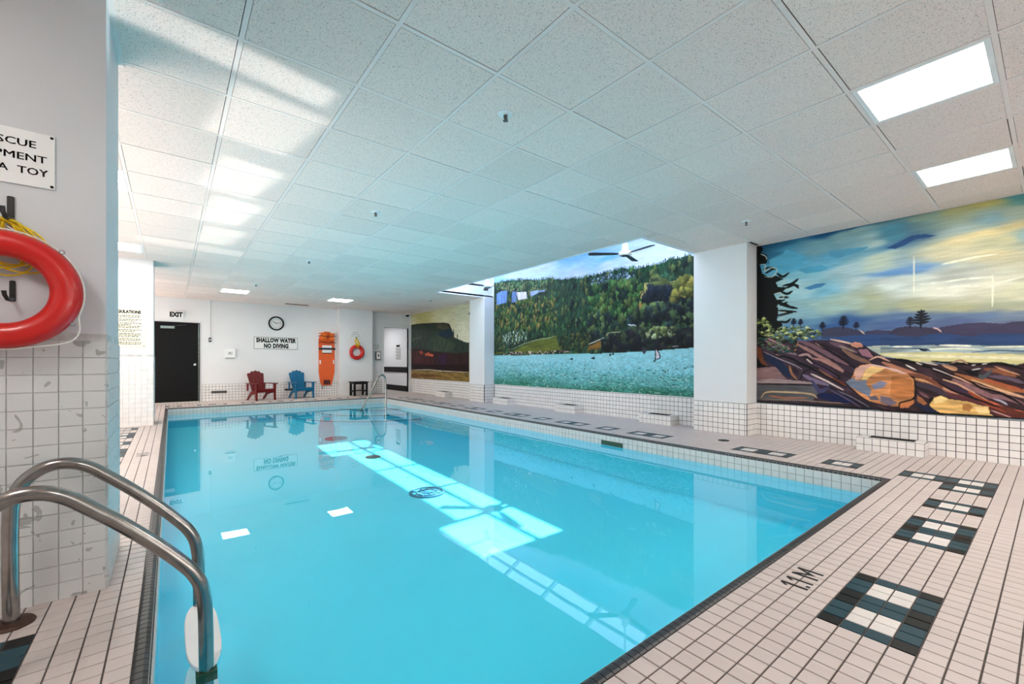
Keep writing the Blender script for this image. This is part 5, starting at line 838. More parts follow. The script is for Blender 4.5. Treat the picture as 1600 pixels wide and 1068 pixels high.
M2={'ctrl':[(9.023,3.146,150,190,235),(8.485,3.308,190,205,240),(7.302,3.261,195,205,240),(6.493,3.256,130,180,230),(5.781,3.316,120,175,225),(5.301,3.279,165,195,235),(4.722,3.274,190,205,245),(4.203,2.993,200,210,245),(3.791,2.802,205,215,245),(5.616,3.091,150,190,225),(6.306,2.951,200,210,240),(4.722,2.866,205,212,245),(5.456,2.874,200,212,245),(7.302,3.041,190,210,240),(5.536,3.039,110,175,220)],'items':[('P',(38,62,46),0.5,1.2,[(9.35,3.119),(9.236,3.119),(8.666,3.099),(8.186,3.058),(7.608,2.958),(7.197,2.938),(6.736,2.842),(6.309,2.803),(5.865,2.773),(5.951,2.776),(5.633,2.783),(5.333,2.798),(5.049,2.782),(4.779,2.759),(4.441,2.744),(4.202,2.78),(3.975,2.793),(3.702,2.781),(3.4,2.881),(3.4,1.2),(9.35,1.2)]),('E',(30,60,40),[(9.236,3.119),(8.666,3.099),(8.186,3.058),(7.608,2.958),(7.197,2.938),(6.736,2.842),(6.309,2.803),(5.865,2.773),(5.951,2.776),(5.633,2.783),(5.333,2.798),(5.049,2.782),(4.779,2.759),(4.441,2.744),(4.202,2.78),(3.975,2.793),(3.702,2.781)],0.09,21),('B',700,[(9.35,3.119),(9.236,3.119),(8.666,3.099),(8.186,3.058),(7.608,2.958),(7.197,2.938),(6.736,2.842),(6.309,2.803),(5.865,2.773),(5.951,2.776),(5.633,2.783),(5.333,2.798),(5.049,2.782),(4.779,2.759),(4.441,2.744),(4.202,2.78),(3.975,2.793),(3.702,2.781),(3.4,2.881),(3.4,1.2),(9.35,1.2)],[(60,95,55),(35,60,45),(85,100,55),(30,45,40),(45,80,60),(22,35,38),(95,100,60),(50,75,45)],0.1,1.8,31),('B',260,[(9.182,2.685),(8.232,2.607),(7.44,2.544),(6.886,2.425),(6.886,2.0),(7.44,1.766),(8.422,1.821),(9.129,2.019)],[(110,105,55),(80,110,55),(50,80,45),(140,115,65),(25,38,32),(70,95,40)],0.08,1.8,32),('B',160,[(9.182,3.096),(8.186,3.014),(7.197,2.883),(7.197,2.651),(8.186,2.779),(9.129,2.963)],[(95,115,75),(70,100,70),(120,125,85),(50,80,60)],0.07,1.6,33),('P',(105,135,190),0.25,1.57,[(9.129,2.837),(8.919,2.888),(8.666,2.871),(8.691,2.569),(9.129,2.554)]),('P',(95,120,165),0.25,1.57,[(8.47,2.815),(8.302,2.808),(8.302,2.541),(8.494,2.547)]),('P',(215,205,225),0.15,1.57,[(8.302,2.779),(7.913,2.743),(7.891,2.582),(8.232,2.578)]),('P',(150,165,205),0.2,0.0,[(7.781,2.726),(7.482,2.722),(7.503,2.663),(7.759,2.596)]),('P',(120,130,170),0.2,0.0,[(7.482,2.716),(7.237,2.698),(7.277,2.662),(7.482,2.674)]),('B',150,[(5.907,2.744),(5.333,2.767),(4.85,2.719),(4.779,2.514),(5.333,2.532),(5.907,2.579)],[(150,165,190),(60,80,95),(35,55,60),(100,120,140),(30,45,40)],0.05,1.0,34),('P',(60,90,45),0.5,1.2,[(5.951,2.585),(5.531,2.624),(4.71,2.563),(4.641,2.348),(4.745,2.066),(5.142,2.106),(5.737,2.248),(5.951,2.354)]),('B',260,[(5.951,2.602),(5.333,2.595),(4.641,2.553),(4.71,2.062),(5.086,1.856),(5.951,1.923)],[(40,75,45),(30,50,42),(70,105,55),(25,35,40),(95,110,60)],0.12,1.3,35),('P',(95,105,60),0.4,0.0,[(4.524,2.535),(4.441,2.608),(4.36,2.617),(4.296,2.529),(4.14,2.463),(4.118,2.362),(4.281,2.357),(4.524,2.419)]),('P',(55,60,48),0.2,0.0,[(4.507,2.532),(4.36,2.538),(4.312,2.474),(4.507,2.474)]),('P',(30,36,50),0.3,1.57,[(4.524,2.405),(4.125,2.363),(4.14,2.115),(4.507,2.114),(4.693,2.163),(4.507,2.301)]),('P',(175,165,95),0.1,0.0,[(4.624,2.477),(4.54,2.479),(4.524,2.347),(4.624,2.36)]),('P',(170,155,90),0.1,0.0,[(4.71,2.327),(4.607,2.358),(4.491,2.328),(4.54,2.277),(4.658,2.189),(4.727,2.226)]),('P',(120,115,55),0.3,0.4,[(4.125,2.363),(4.004,2.429),(3.858,2.461),(3.73,2.461),(3.702,2.172),(3.901,2.129),(4.049,2.078),(4.156,2.117)]),('P',(85,90,45),0.2,0.6,[(3.945,2.365),(3.73,2.361),(3.73,2.175),(3.93,2.146)]),('P',(110,135,80),0.2,0.0,[(4.727,2.167),(4.574,2.121),(4.187,2.107),(4.187,2.051),(4.441,2.049),(4.607,1.964),(4.779,2.002)]),('P',(150,120,60),0.15,0.0,[(4.745,2.139),(4.641,2.114),(4.71,2.018),(4.788,2.003)]),('L',(18,22,22),0.02,[(4.779,2.01),(4.71,2.268),(4.624,2.345)]),('L',(170,165,130),0.012,[(4.125,2.419),(4.004,2.429),(3.858,2.461)]),('B',160,[(4.607,1.964),(4.441,2.049),(4.187,2.065),(3.702,2.145),(3.702,1.737),(5.049,1.841),(4.85,1.987)],[(35,45,48),(28,36,44),(60,75,50),(45,60,60),(20,26,34)],0.12,1.4,36),('B',160,[(5.951,2.041),(3.702,1.842),(3.702,1.312),(4.281,1.301),(4.957,1.289),(5.633,1.305),(5.613,1.529),(5.951,1.494)],[(30,36,42),(24,30,36),(60,80,50),(40,60,60),(85,100,60),(20,24,30)],0.13,1.2,37),('P',(24,22,30),0.3,0.0,[(5.633,1.305),(5.572,1.479),(5.104,1.614),(4.85,1.674),(4.507,1.509),(4.049,1.515),(3.702,1.577),(3.702,1.285),(4.281,1.272),(4.779,1.262)]),('P',(115,120,55),0.2,0.0,[(4.71,1.622),(4.574,1.628),(4.441,1.534),(4.574,1.497),(4.693,1.503)]),('P',(140,150,110),0.3,0.0,[(4.507,1.639),(4.36,1.687),(4.249,1.665),(4.312,1.599),(4.491,1.602)]),('P',(80,90,55),0.3,0.0,[(4.328,1.614),(4.125,1.629),(4.034,1.541),(4.064,1.419),(4.187,1.466)]),('P',(190,195,210),0.1,0.0,[(4.994,1.759),(4.85,1.749),(4.779,1.715),(4.921,1.712)]),('P',(35,38,40),0.3,0.0,[(4.004,1.595),(3.858,1.626),(3.702,1.59),(3.702,1.338),(4.019,1.349)]),('L',(200,195,180),0.016,[(4.296,1.312),(4.187,1.315)]),('L',(150,145,140),0.02,[(4.095,1.316),(3.829,1.332)]),('P',(95,100,40),0.2,0.0,[(8.47,1.313),(8.048,1.451),(7.524,1.575),(7.118,1.598),(6.886,1.641),(6.811,1.413),(6.59,1.38),(6.886,1.309),(7.608,1.268)]),('L',(150,160,120),0.018,[(8.47,1.373),(7.957,1.506),(7.44,1.585),(7.118,1.598),(6.924,1.643)]),('L',(15,18,18),0.018,[(8.518,1.405),(8.048,1.538),(7.524,1.617),(7.197,1.643)]),('B',110,[(8.893,1.724),(8.518,1.797),(8.186,1.867),(7.868,1.732),(7.824,1.558),(8.422,1.492),(8.868,1.507)],[(190,205,190),(110,135,115),(60,85,70),(30,45,42),(150,160,150)],0.05,1.8,38),('B',150,[(9.182,1.738),(8.868,1.723),(8.817,1.351),(9.182,1.327)],[(30,45,40),(50,75,50),(80,90,50)],0.06,1.6,39),('B',120,[(6.848,1.626),(5.865,1.677),(5.865,1.287),(6.736,1.306)],[(28,38,34),(60,70,40),(45,65,45),(90,85,45)],0.07,1.4,40),('P',(120,85,35),0.3,0.0,[(5.951,1.395),(5.633,1.482),(5.633,1.321),(5.951,1.296)]),('L',(215,205,190),0.02,[(5.951,1.42),(5.779,1.463),(5.551,1.534)]),('L',(14,14,16),0.02,[(5.951,1.378),(5.633,1.49)]),('L',(170,165,110),0.03,[(5.501,1.572),(5.411,1.63)]),('L',(190,185,150),0.016,[(5.372,1.628),(5.161,1.624)]),('B',140,[(8.868,1.29),(8.422,1.312),(7.44,1.321),(6.59,1.303),(6.413,1.273),(6.886,1.235),(7.957,1.228),(8.817,1.24)],[(200,170,165),(60,45,45),(150,110,100),(30,25,28),(215,195,185)],0.035,0.5,41),('L',(90,90,40),0.05,[(9.209,1.28),(8.817,1.305)]),('B',130,[(5.592,1.464),(5.104,1.598),(4.85,1.659),(4.507,1.494),(4.049,1.501),(3.702,1.577),(3.702,1.312),(4.281,1.294),(5.142,1.293),(5.592,1.32)],[(26,30,34),(38,48,42),(22,24,32),(52,62,44),(30,28,36)],0.14,1.1,42),('B',60,[(4.125,2.363),(4.004,2.429),(3.73,2.454),(3.702,2.172),(4.049,2.091)],[(120,118,55),(95,95,48),(140,128,62),(80,88,46)],0.12,0.9,43),('B',50,[(4.507,2.388),(4.125,2.349),(4.14,2.143),(4.676,2.161)],[(30,36,50),(24,28,40),(42,50,58)],0.12,1.5,44),('B',60,[(4.71,1.636),(4.064,1.639),(4.034,1.514),(4.507,1.494)],[(120,128,75),(90,100,60),(150,158,120),(40,48,42)],0.08,1.0,45),('W',[(9.225,1.227),(7.957,1.222),(6.886,1.235),(5.865,1.219),(5.951,1.229),(4.779,1.24),(4.281,1.258),(3.702,1.285)]),('L',(20,25,30),0.035,[(6.465,1.115),(6.388,1.12)]),('L',(20,25,30),0.02,[(6.416,1.115),(6.402,1.151)]),('L',(20,25,30),0.035,[(5.872,1.129),(5.802,1.133)]),('L',(20,25,30),0.02,[(5.827,1.128),(5.815,1.162)]),('L',(20,25,30),0.035,[(5.832,1.126),(5.785,1.129)]),('L',(20,25,30),0.02,[(5.802,1.126),(5.794,1.148)]),('L',(20,25,30),0.035,[(5.415,1.192),(5.372,1.195)]),('L',(20,25,30),0.02,[(5.388,1.192),(5.38,1.214)]),('L',(20,25,30),0.035,[(5.348,1.207),(5.306,1.209)]),('L',(20,25,30),0.02,[(5.321,1.206),(5.313,1.228)]),('P',(70,65,80),0.2,0.0,[(4.676,1.355),(4.633,1.295),(4.582,1.236),(4.633,1.186),(4.667,1.252)]),('L',(15,18,24),0.012,[(4.676,1.348),(4.624,1.193)]),('P',(215,210,220),0.1,0.0,[(4.384,1.282),(4.328,1.217),(4.312,1.132),(4.384,1.104),(4.401,1.19)]),('L',(18,18,24),0.02,[(4.396,1.289),(4.401,1.09),(4.441,1.061)]),('L',(18,18,24),0.018,[(4.384,1.282),(4.328,1.217),(4.309,1.125),(4.384,1.101)]),('L',(190,150,150),0.012,[(4.368,1.246),(4.36,1.132)])]}
M3={'ctrl':[(14.401,2.559,185,175,120),(13.398,2.699,180,172,115),(11.67,2.645,190,188,150),(10.743,2.651,195,195,165),(13.886,2.966,175,168,110),(11.67,2.349,205,200,165),(10.743,1.904,215,210,185),(14.14,2.425,200,195,160)],'items':[('P',(38,52,44),0.35,1.4,[(14.799,2.334),(14.514,2.34),(14.103,2.373),(13.516,2.344),(13.328,2.36),(12.5,2.312),(12.276,2.275),(11.846,2.265),(11.69,2.244),(11.537,2.138),(11.387,1.988),(11.288,1.805),(10.951,1.716),(10.673,1.636),(10.448,1.611),(10.448,0.733),(14.799,0.647)]),('P',(66,66,50),0.2,0.0,[(12.387,2.261),(11.794,2.251),(11.487,2.071),(11.952,2.073),(12.387,2.153)]),('P',(20,40,55),0.2,0.0,[(12.276,1.985),(11.537,2.1),(11.337,1.884),(11.639,1.77),(12.222,1.902)]),('P',(62,72,58),0.3,1.4,[(14.514,1.893),(13.58,1.925),(13.328,1.899),(14.103,1.816),(14.514,1.681)]),('P',(52,66,52),0.3,1.3,[(12.729,1.816),(12.276,1.904),(11.537,1.714),(11.142,1.573),(11.537,1.38),(12.614,1.401)]),('P',(42,22,24),0.4,1.5,[(14.799,1.445),(13.903,1.544),(12.5,1.399),(11.337,1.325),(10.448,1.334),(10.448,0.733),(14.799,0.709)]),('P',(60,24,28),0.5,1.5,[(14.514,1.439),(13.58,1.421),(12.5,1.236),(12.614,0.964),(14.103,1.016)]),('P',(48,24,50),0.3,1.5,[(12.276,1.287),(11.742,1.332),(11.742,0.812),(12.276,0.858)]),('P',(28,8,12),0.3,0.0,[(14.799,0.985),(10.448,0.974),(10.448,0.733),(14.799,0.709)]),('P',(190,90,60),0.3,0.0,[(13.205,1.343),(12.964,1.38),(12.585,1.292),(12.642,1.238),(12.964,1.269),(13.175,1.272)]),('P',(150,60,40),0.3,0.0,[(13.643,1.422),(13.391,1.445),(13.298,1.33),(13.485,1.333)]),('P',(130,105,55),0.3,0.0,[(14.799,0.724),(14.238,0.748),(13.267,0.768),(12.387,0.754),(11.537,0.732),(10.448,0.769),(10.448,0.445),(14.799,0.463)]),('P',(105,72,40),0.3,0.0,[(14.799,0.632),(12.964,0.67),(11.742,0.63),(12.387,0.573),(14.799,0.524)]),('L',(10,8,8),0.03,[(14.799,0.478),(12.964,0.474),(10.448,0.464)]),('L',(14,22,18),0.05,[(11.322,1.807),(11.322,2.061)]),('L',(20,28,22),0.04,[(11.103,1.772),(11.103,1.885)]),('L',(205,200,170),0.03,[(14.549,0.767),(12.964,0.801),(12.113,0.775),(10.537,0.768)]),('L',(30,34,24),0.04,[(14.585,2.336),(14.103,2.364),(13.328,2.348),(12.387,2.299),(11.69,2.239),(11.512,2.124),(11.337,1.909)])]}

MX = XR - .008
pt = Painting(-1.3, 2.72, .462, 2.735, .0068); pt.wash(M1['ctrl']); pt.run(M1['items']); pt.build('mural', MX, 'rocky shore mural with a black conifer, boulders and islets under a cream and blue sky')
pt = Painting(3.53, 9.24, .475, 3.46, .0115); pt.wash(M2['ctrl']); pt.run(M2['items']); pt.build('mural', MX, 'lake mural with a dense green forested hillside above turquoise water')
pt = Painting(9.96, 14.25, .485, 2.735, .02); pt.wash(M3['ctrl'], 1, 1); pt.run(M3['items']); pt.build('mural', MX, 'dark mountain mural with a cream sky, beside the open doorway')

# ---------------------------------------------------------------- things on the near pier
FY = NP[2]
t = thing('rescue_sign', 'white engraved sign RESCUE EQUIPMENT NOT A TOY above the large red ring', 'sign', (-.548, FY - .004, 1.915))
b = MB(); b.cbox(-.15, .15, -.006, .004, -.117, .117, .002); b.build('plate', M['signwhite'], t)
for body, z, w_ in (('RESCUE', .060, 1.12), ('EQUIPMENT', .002, 1.12), ('NOT  A  TOY', -.055, 1.04)): [text(body, .042, ((.012 if z > .05 else -.004) + e_, -.0066 - abs(e_) * .1, z), t, sx=w_, spacing=1.02) for e_ in (-.0007, .0007)]
for sx_ in (-1, 1):
    for sz_ in (-1, 1):
        b = MB(); b.lathe([(.001, 0), (.006, 0), (.005, .003), (.001, .004)], 12, MR(PI / 2, loc=(sx_ * .141, -.006, sz_ * .106))); b.build('screw', M['ink'], t, True)
BC = Vector((-.538, FY - .088, 1.340))
t = thing('ring_buoy', 'large red ring buoy hanging on the near pier', 'life ring', BC)
b = MB(); b.torus((0, 0, 0), .187, .052, 'y', 72, 24, .92); b.build('ring', M['red'], t, True)
# white grab line round the rim, looped below
pts = []
for k in range(97):
    a = 2 * PI * k / 96; sag = 0 if math.sin(a) > -.35 else .045 * math.sin((math.sin(a) + .35) / .65 * -PI) ** 2
    pts.append((math.cos(a) * (.243 + sag), -.01, math.sin(a) * (.243 + sag)))
b = MB(); b.tube(pts[:-1], .0032, 6, True); b.build('grab_line', M['rope'], t, True)
for a in (.785, 2.36, 3.8, 5.72):
    p = Vector((math.cos(a) * .246, -.012, math.sin(a) * .246)); b = MB(); b.torus(p, .008, .0025, 'y', 14, 6); b.build('eyelet', M['chrome'], t, True)
def hook(x, z, s, lab):
    t = thing('wall_hook', lab, 'hook', (x, FY, z))
    b = MB(); b.cbox(-.011 * s, .011 * s, -.009, -.001, -.055 * s, .055 * s, .003); b.build('back_plate', M['hook'], t)
    b = MB(); b.tube([(0, -.008, -.04 * s), (0, -.03, -.052 * s), (-.005, -.055, -.05 * s), (-.01, -.066, -.03 * s), (-.012, -.068, -.008 * s)], [.009 * s, .009 * s, .009 * s, .009 * s, .010 * s], 10); b.build('prong', M['hook'], t, True)
hook(-.527, 1.69, .95, 'black plastic hook above the large red ring, holding the yellow rope')
hook(-.522, 1.345, .8, 'black plastic hook seen through the middle of the large red ring')
# coiled yellow rope on the upper hook
t = thing('rope_coil', 'coil of yellow rope hanging from the upper black hook behind the red ring', 'rope', (-.537, FY - .02, 1.64))
rr = random.Random(3); b = MB()
for k in range(9):
    w = rr.uniform(.045, .14); h = rr.uniform(.14, .235); ph = rr.uniform(-.03, .05); tl = rr.uniform(-.25, .25); pts = []
    for q in range(40):
        a = 2 * PI * q / 40; x = math.sin(a) * w * (.35 + .65 * (1 - math.cos(a)) / 2) + ph * (1 - math.cos(a)); z = -h * (1 - math.cos(a)) / 2
        pts.append((x + tl * z * .4, .004 * math.sin(3 * a + k) + .008 - .002 * k, z + .012 * math.sin(2 * a + k)))
    b.tube(pts, .0036, 6, True)
b.build('loops', M['yellow'], t, True)
b = MB(); b.tube([(0, -.025, .002), (.03, -.01, -.01), (.06, .0, -.03), (.085, .005, -.07), (.075, .008, -.12)], .0045, 6); b.tube([(-.02, -.02, 0), (.02, -.01, -.015), (.05, 0, -.05), (.075, .005, -.09)], .004, 6); b.build('tail', M['yellow'], t, True)
b = MB(); b.tube([(.005, -.01, -.03), (.06, -.012, -.07), (.11, -.014, -.1)], .003, 6); b.build('tie_line', M['rope'], t, True)

# ---------------------------------------------------------------- pool ladder by the near pier
lad = thing('pool_ladder', 'stainless steel pool ladder at the near left corner of the pool', 'ladder', (0, 0, 0))
def smooth(pts, n=6):
    P = [Vector(p) for p in pts]; E_ = [2 * P[0] - P[1]] + P + [2 * P[-1] - P[-2]]; out = []
    for i in range(1, len(E_) - 2):
        for k in range(n):
            t = k / n; a, b_, c_, d = E_[i - 1:i + 3]; out.append(.5 * (2 * b_ + (c_ - a) * t + (2 * a - 5 * b_ + 4 * c_ - d) * t * t + (3 * b_ - a - 3 * c_ + d) * t ** 3))
    return out + [P[-1]]
railp = [(-.497, 0), (-.5, .2), (-.5, .40), (-.494, .49), (-.468, .56), (-.425, .603), (-.375, .622), (-.32, .618), (-.268, .592), (-.22, .551), (-.14, .478), (-.04, .375), (.035, .287), (.068, .24), (.09, .19), (.102, .12), (.106, .04), (.108, -.15), (.108, -.55)]
for y in (2.05, 2.58):
    b = MB(); b.tube(smooth([(x, y, z) for x, z in railp]), .0245, 20); b.build('rail', M['steel'], lad, True)
    b = MB(); b.lathe([(.024, .001), (.066, .001), (.068, .006), (.062, .014), (.03, .018), (.024, .018)], 32, MR(loc=(-.497, y, 0))); b.build('flange', M['rust'], lad, True)
for z in (-.125, -.40):
    b = MB()
    out = [(.108 + .062 * math.cos(a) * 1.0, (2.315 + (.285 if math.sin(a) > 0 else -.285) * abs(math.sin(a)) ** .6)) for a in [2 * PI * k / 40 for k in range(40)]]
    b.prism(out, z - .02, z); b.build('tread', M['white'], lad, bevel=.004)
    b = MB()
    for y in (2.05, 2.58): b.box(.075, .142, y - .03, y + .03, z - .055, z - .021)
    b.build('tread_clamp', M['skimmer'], lad)
# grab rail at the far corner steps
gr = thing('grab_rail', 'thin chrome grab rail at the steps in the far corner of the pool', 'rail', (0, 0, 0))
b = MB(); b.tube(smooth([(4.70, 11.6, -.247), (4.70, 11.6, -.1), (4.69, 11.6, .3), (4.68, 11.6, .55), (4.65, 11.6, .66), (4.59, 11.6, .70), (4.53, 11.6, .69), (4.48, 11.6, .63), (4.40, 11.6, .48), (4.1, 11.6, -.07), (3.97, 11.6, -.31)]), .024, 14); b.build('rail', M['steel'], gr, True)
# ---------------------------------------------------------------- regulations board on the left pier
t = thing('regulations_board', 'cream POOL BATH REGULATIONS board on the white pier left of the door', 'notice', (-.62, LP[2], 1.60))
b = MB(); b.cbox(-.285, .285, -.008, -.001, -.31, .31, .002); b.build('board', M['cream'], t)
text('BATH REGULATIONS', .066, (-.01, -.009, .265), t, sx=.78, bold=.004)
rr = random.Random(6); z = .205
for para in (2, 2, 4, 2, 3, 2, 2):
    for q in range(para):
        words = MB(); x = -.26; end = .25 - rr.random() * (.14 if q else .02)
        while x < end:
            w = rr.uniform(.012, .04); words.box(x, min(x + w, end), -.0095, -.0081, z - .0055, z + .0055); x += w + .008
        words.build('text_line', M['ink'], t); z -= .0235
    z -= .014
for sx_ in (-1, 1): b = MB(); b.lathe([(.001, 0), (.008, 0), (.001, .004)], 10, MR(PI / 2, loc=(sx_ * .272, -.008, -.29))); b.build('screw', M['ink'], t)
# ---------------------------------------------------------------- end wall: door, exit sign, clock, signs
W_ = YF
d1 = bpy.data.objects.new('door_1', None); COL.objects.link(d1); d1.location = (.12, W_, 0); struct(d1, 'black door under the exit sign in the end wall', 'door')
b = MB(); b.cbox(-.49, .46, -.02, .03, .006, 2.07, .003); b.build('leaf', M['doorblack'], d1)
b = MB(); b.box(-.54, -.495, -.03, .1, 0, 2.10); b.box(.465, .485, -.03, .1, 0, 2.10); b.box(-.495, .465, -.03, .1, 2.072, 2.10); b.build('door_frame', M['doorblack'], d1)
b = MB(); b.cbox(-.33, -.04, -.08, -.021, 1.925, 1.99, .006); b.build('closer', M['glassblue'], d1); b = MB(); b.tube([(-.1, -.07, 1.995), (.1, -.1, 2.02), (.2, -.03, 2.04)], .009, 6); b.build('closer_arm', M['dgrey'], d1)
b = MB(); b.lathe([(.03, 0), (.03, .008), (.012, .012), (.012, .03), (.028, .04), (.03, .055), (.01, .062)], 16, MR(PI / 2, loc=(.385, -.021, .985))); b.build('knob', M['chrome'], d1, True)
t = thing('exit_sign', 'white EXIT sign with black letters above the black door', 'sign', (.107, W_, 2.29))
b = MB(); b.cbox(-.15, .15, -.06, -.002, -.09, .09, .006); b.build('housing', M['white'], t)
text('EXIT', .165, (0, -.0615, -.002), t, sx=.78, bold=.010)
t = thing('wall_switch', 'small grey alarm switch on a conduit right of the black door', 'switch', (.835, W_, 1.66))
b = MB(); b.cbox(-.03, .03, -.035, -.002, -.06, .06, .004); b.build('box', M['dgrey'], t); b = MB(); b.tube([(0, -.012, .06), (0, -.012, ZC - 1.66 - .005)], .008, 6); b.build('conduit', M['wall'], t)
b = MB(); b.cbox(-.012, .012, -.045, -.034, -.02, .02, .003); b.build('toggle', M['white'], t)
t = thing('control_box', 'small white box with a pictogram label between the door and the red chair', 'panel', (1.29, W_, 1.30))
b = MB(); b.cbox(-.12, .12, -.05, -.002, -.125, .125, .006); b.build('case', M['white'], t); b = MB(); b.box(-.06, .06, -.0515, -.05, -.05, .05); b.build('label_plate', M['signwhite'], t)
b = MB()
for q in ((-.05, .05, .03, .036), (-.05, .05, -.04, -.034), (-.05, -.044, -.034, .03), (.044, .05, -.034, .03), (-.02, .02, -.012, .018)): b.box(q[0], q[1], -.053, -.0515, q[2], q[3])
b.build('pictogram', M['greyink'], t); b = MB(); b.box(-.11, .11, -.052, -.045, -.135, -.122); b.build('ledge', M['greyink'], t)
t = thing('wall_clock', 'round white wall clock with a black rim above the SHALLOW WATER sign', 'clock', (2.437, W_, 2.195))
A = MR(PI / 2)
b = MB(); b.lathe([(.15, .002), (.205, .002), (.208, .03), (.195, .045), (.17, .045), (.165, .02), (.15, .02)], 48, A); b.build('rim', M['ink'], t, True)
b = MB(); b.lathe([(.001, .01), (.17, .01), (.17, .02), (.001, .021)], 40, A); b.build('dial', M['signwhite'], t)
for k in range(12):
    a = k * PI / 6; b = MB(); b.box(-.006, .006, -.0245, -.0215, .115, .145, MR(0, a, 0)); b.build('hour_mark', M['greyink'], t)
b = MB(); b.box(-.006, .006, -.03, -.026, -.02, .1, MR(0, math.radians(300), 0)); b.build('hand', M['ink'], t); b = MB(); b.box(-.005, .005, -.034, -.031, -.02, .13, MR(0, math.radians(80), 0)); b.build('hand', M['ink'], t)
t = thing('warning_sign', 'white SHALLOW WATER NO DIVING sign with a thin grey border', 'sign', (2.44, W_, 1.61))
b = MB(); b.cbox(-.59, .59, -.014, -.002, -.19, .19, .004); b.build('plate', M['signwhite'], t)
b = MB()
for q in ((-.575, .575, .164, .176), (-.575, .575, -.176, -.164), (-.575, -.563, -.164, .164), (.563, .575, -.164, .164)): b.box(q[0], q[1], -.016, -.014, q[2], q[3])
b.build('border', M['greyink'], t)
text('SHALLOW WATER', .168, (0, -.0155, .078), t, sx=.70, bold=.010, spacing=1.06); text('NO DIVING', .168, (0, -.0155, -.085), t, sx=.70, bold=.010, spacing=1.06)
# wall grilles in the tiled band
for x0, x1, lab in ((.86, 1.22, 'narrow dark wall grille in the tiled band right of the black door'), (2.66, 2.98, 'narrow dark wall grille in the tiled band between the two chairs')):
    t = thing('wall_grille', lab, 'grille', ((x0 + x1) / 2, W_ - .008, .235)); h = (x1 - x0) / 2
    b = MB(); b.box(-h, h, -.012, 0, -.035, .035); b.build('frame', M['greyink'], t)
    for k in range(3): b = MB(); b.box(-h + .01, h - .01, -.016, -.011, -.022 + k * .018, -.012 + k * .018); b.build('slat', M['dgrey'], t)

# orange rescue board on its wall bracket
t = thing('rescue_board', 'long orange rescue spine board hung upright on the end wall', 'rescue board', (3.845, W_ - .02, 1.16))
out = [(-.15, -.83), (.13, -.83), (.17, -.74), (.235, -.42), (.24, -.1), (.235, .45), (.225, .62), (.16, .80), (.07, .85), (-.07, .85), (-.16, .80), (-.235, .62), (-.24, .45), (-.235, -.1), (-.235, -.42), (-.19, -.74)]
b = MB(); b.prism(out, .0, .045, A); b.build('board', M['orange'], t, bevel=.008)
for (x, z) in ((-.2, -.1), (.2, -.1)):
    b = MB(); b.cbox(x - .018, x + .018, -.049, -.044, z - .06, z + .06, .002); b.build('hand_hole', M['signwhite'], t)
b = MB(); b.cbox(-.14, .14, -.075, -.046, .19, .42, .004); b.build('white_pad', M['signwhite'], t)
b = MB(); b.cbox(-.245, .245, -.09, -.046, .285, .345, .004); b.build('strap', M['strap'], t)['label'] = 'dark strap over the white pad'
b = MB(); b.cbox(-.15, .15, -.06, -.046, .165, .182, .003); b.build('strap', M['maroon'], t); b = MB(); b.cbox(-.10, .10, -.06, -.046, -.80, -.66, .01); b.build('foot_strap', M['maroon'], t)
for sgn in (-1, 1):
    b = MB(); b.cbox(sgn * .12 - .075, sgn * .12 + .075, -.16, -.046, .56, .80, .02); b.build('head_block', M['orange2'], t, bevel=.01)
for z in (.50, .60, .70, .78):
    b = MB(); b.tube([(-.25, -.06, z), (-.2, -.15, z + .02), (0, -.175, z - .02), (.2, -.15, z + .015), (.26, -.06, z)], .012, 6); b.build('head_strap', M['maroon'] if z in (.5, .7) else M['orange2'], t, True)
b = MB(); b.tube([(-.13, -.02, -.86), (-.13, -.02, -.92), (-.13, -.05, -.95)], .008, 6); b.tube([(.13, -.02, -.83), (.13, -.02, -.87)], .008, 6); b.build('hanging_bracket', M['greyink'], t)

# small ring buoy, sign above it, on the pilaster
PYF = PILA[2]
t = thing('ring_buoy', 'small distant red ring buoy on the white pilaster', 'life ring', (4.68, PYF - .07, 1.375))
b = MB(); b.torus((0, 0, 0), .185, .06, 'y', 48, 16, .9); b.build('ring', M['red'], t, True)
b = MB(); b.torus((0, -.005, 0), .246, .006, 'y', 48, 6); b.build('grab_line', M['rope'], t, True)
b = MB()
for k in range(5): b.tube([(0, .02, .46), (-.03 - .012 * k, -.02, .36), (-.06 + .03 * k, -.05, .22), (.04, -.06, .12 + .03 * k), (.05 + .01 * k, -.02, .30), (.005, .02, .46)], .008, 6)
b.build('rope', M['yellow'], t, True)['label'] = 'yellow rope tied over the small ring'
b = MB(); b.cbox(-.012, .012, .02, .066, .43, .49, .003); b.build('hook', M['dgrey'], t)
t = thing('rescue_sign', 'small distant white rescue equipment sign above the small red ring', 'sign', (4.66, PYF, 1.955))
b = MB(); b.cbox(-.16, .16, -.008, -.001, -.115, .115, .002); b.build('plate', M['signwhite'], t)
for body, z in (('RESCUE', .06), ('EQUIPMENT', 0), ('NOT A TOY', -.06)): text(body, .046, (0, -.0088, z), t, m=M['greyink'], sx=1.1)
for sx_ in (-1, 1):
    for sz_ in (-1, 1): b = MB(); b.lathe([(.001, 0), (.009, 0), (.001, .004)], 8, MR(PI / 2, loc=(sx_ * .148, -.008, sz_ * .103))); b.build('screw', M['greyink'], t)
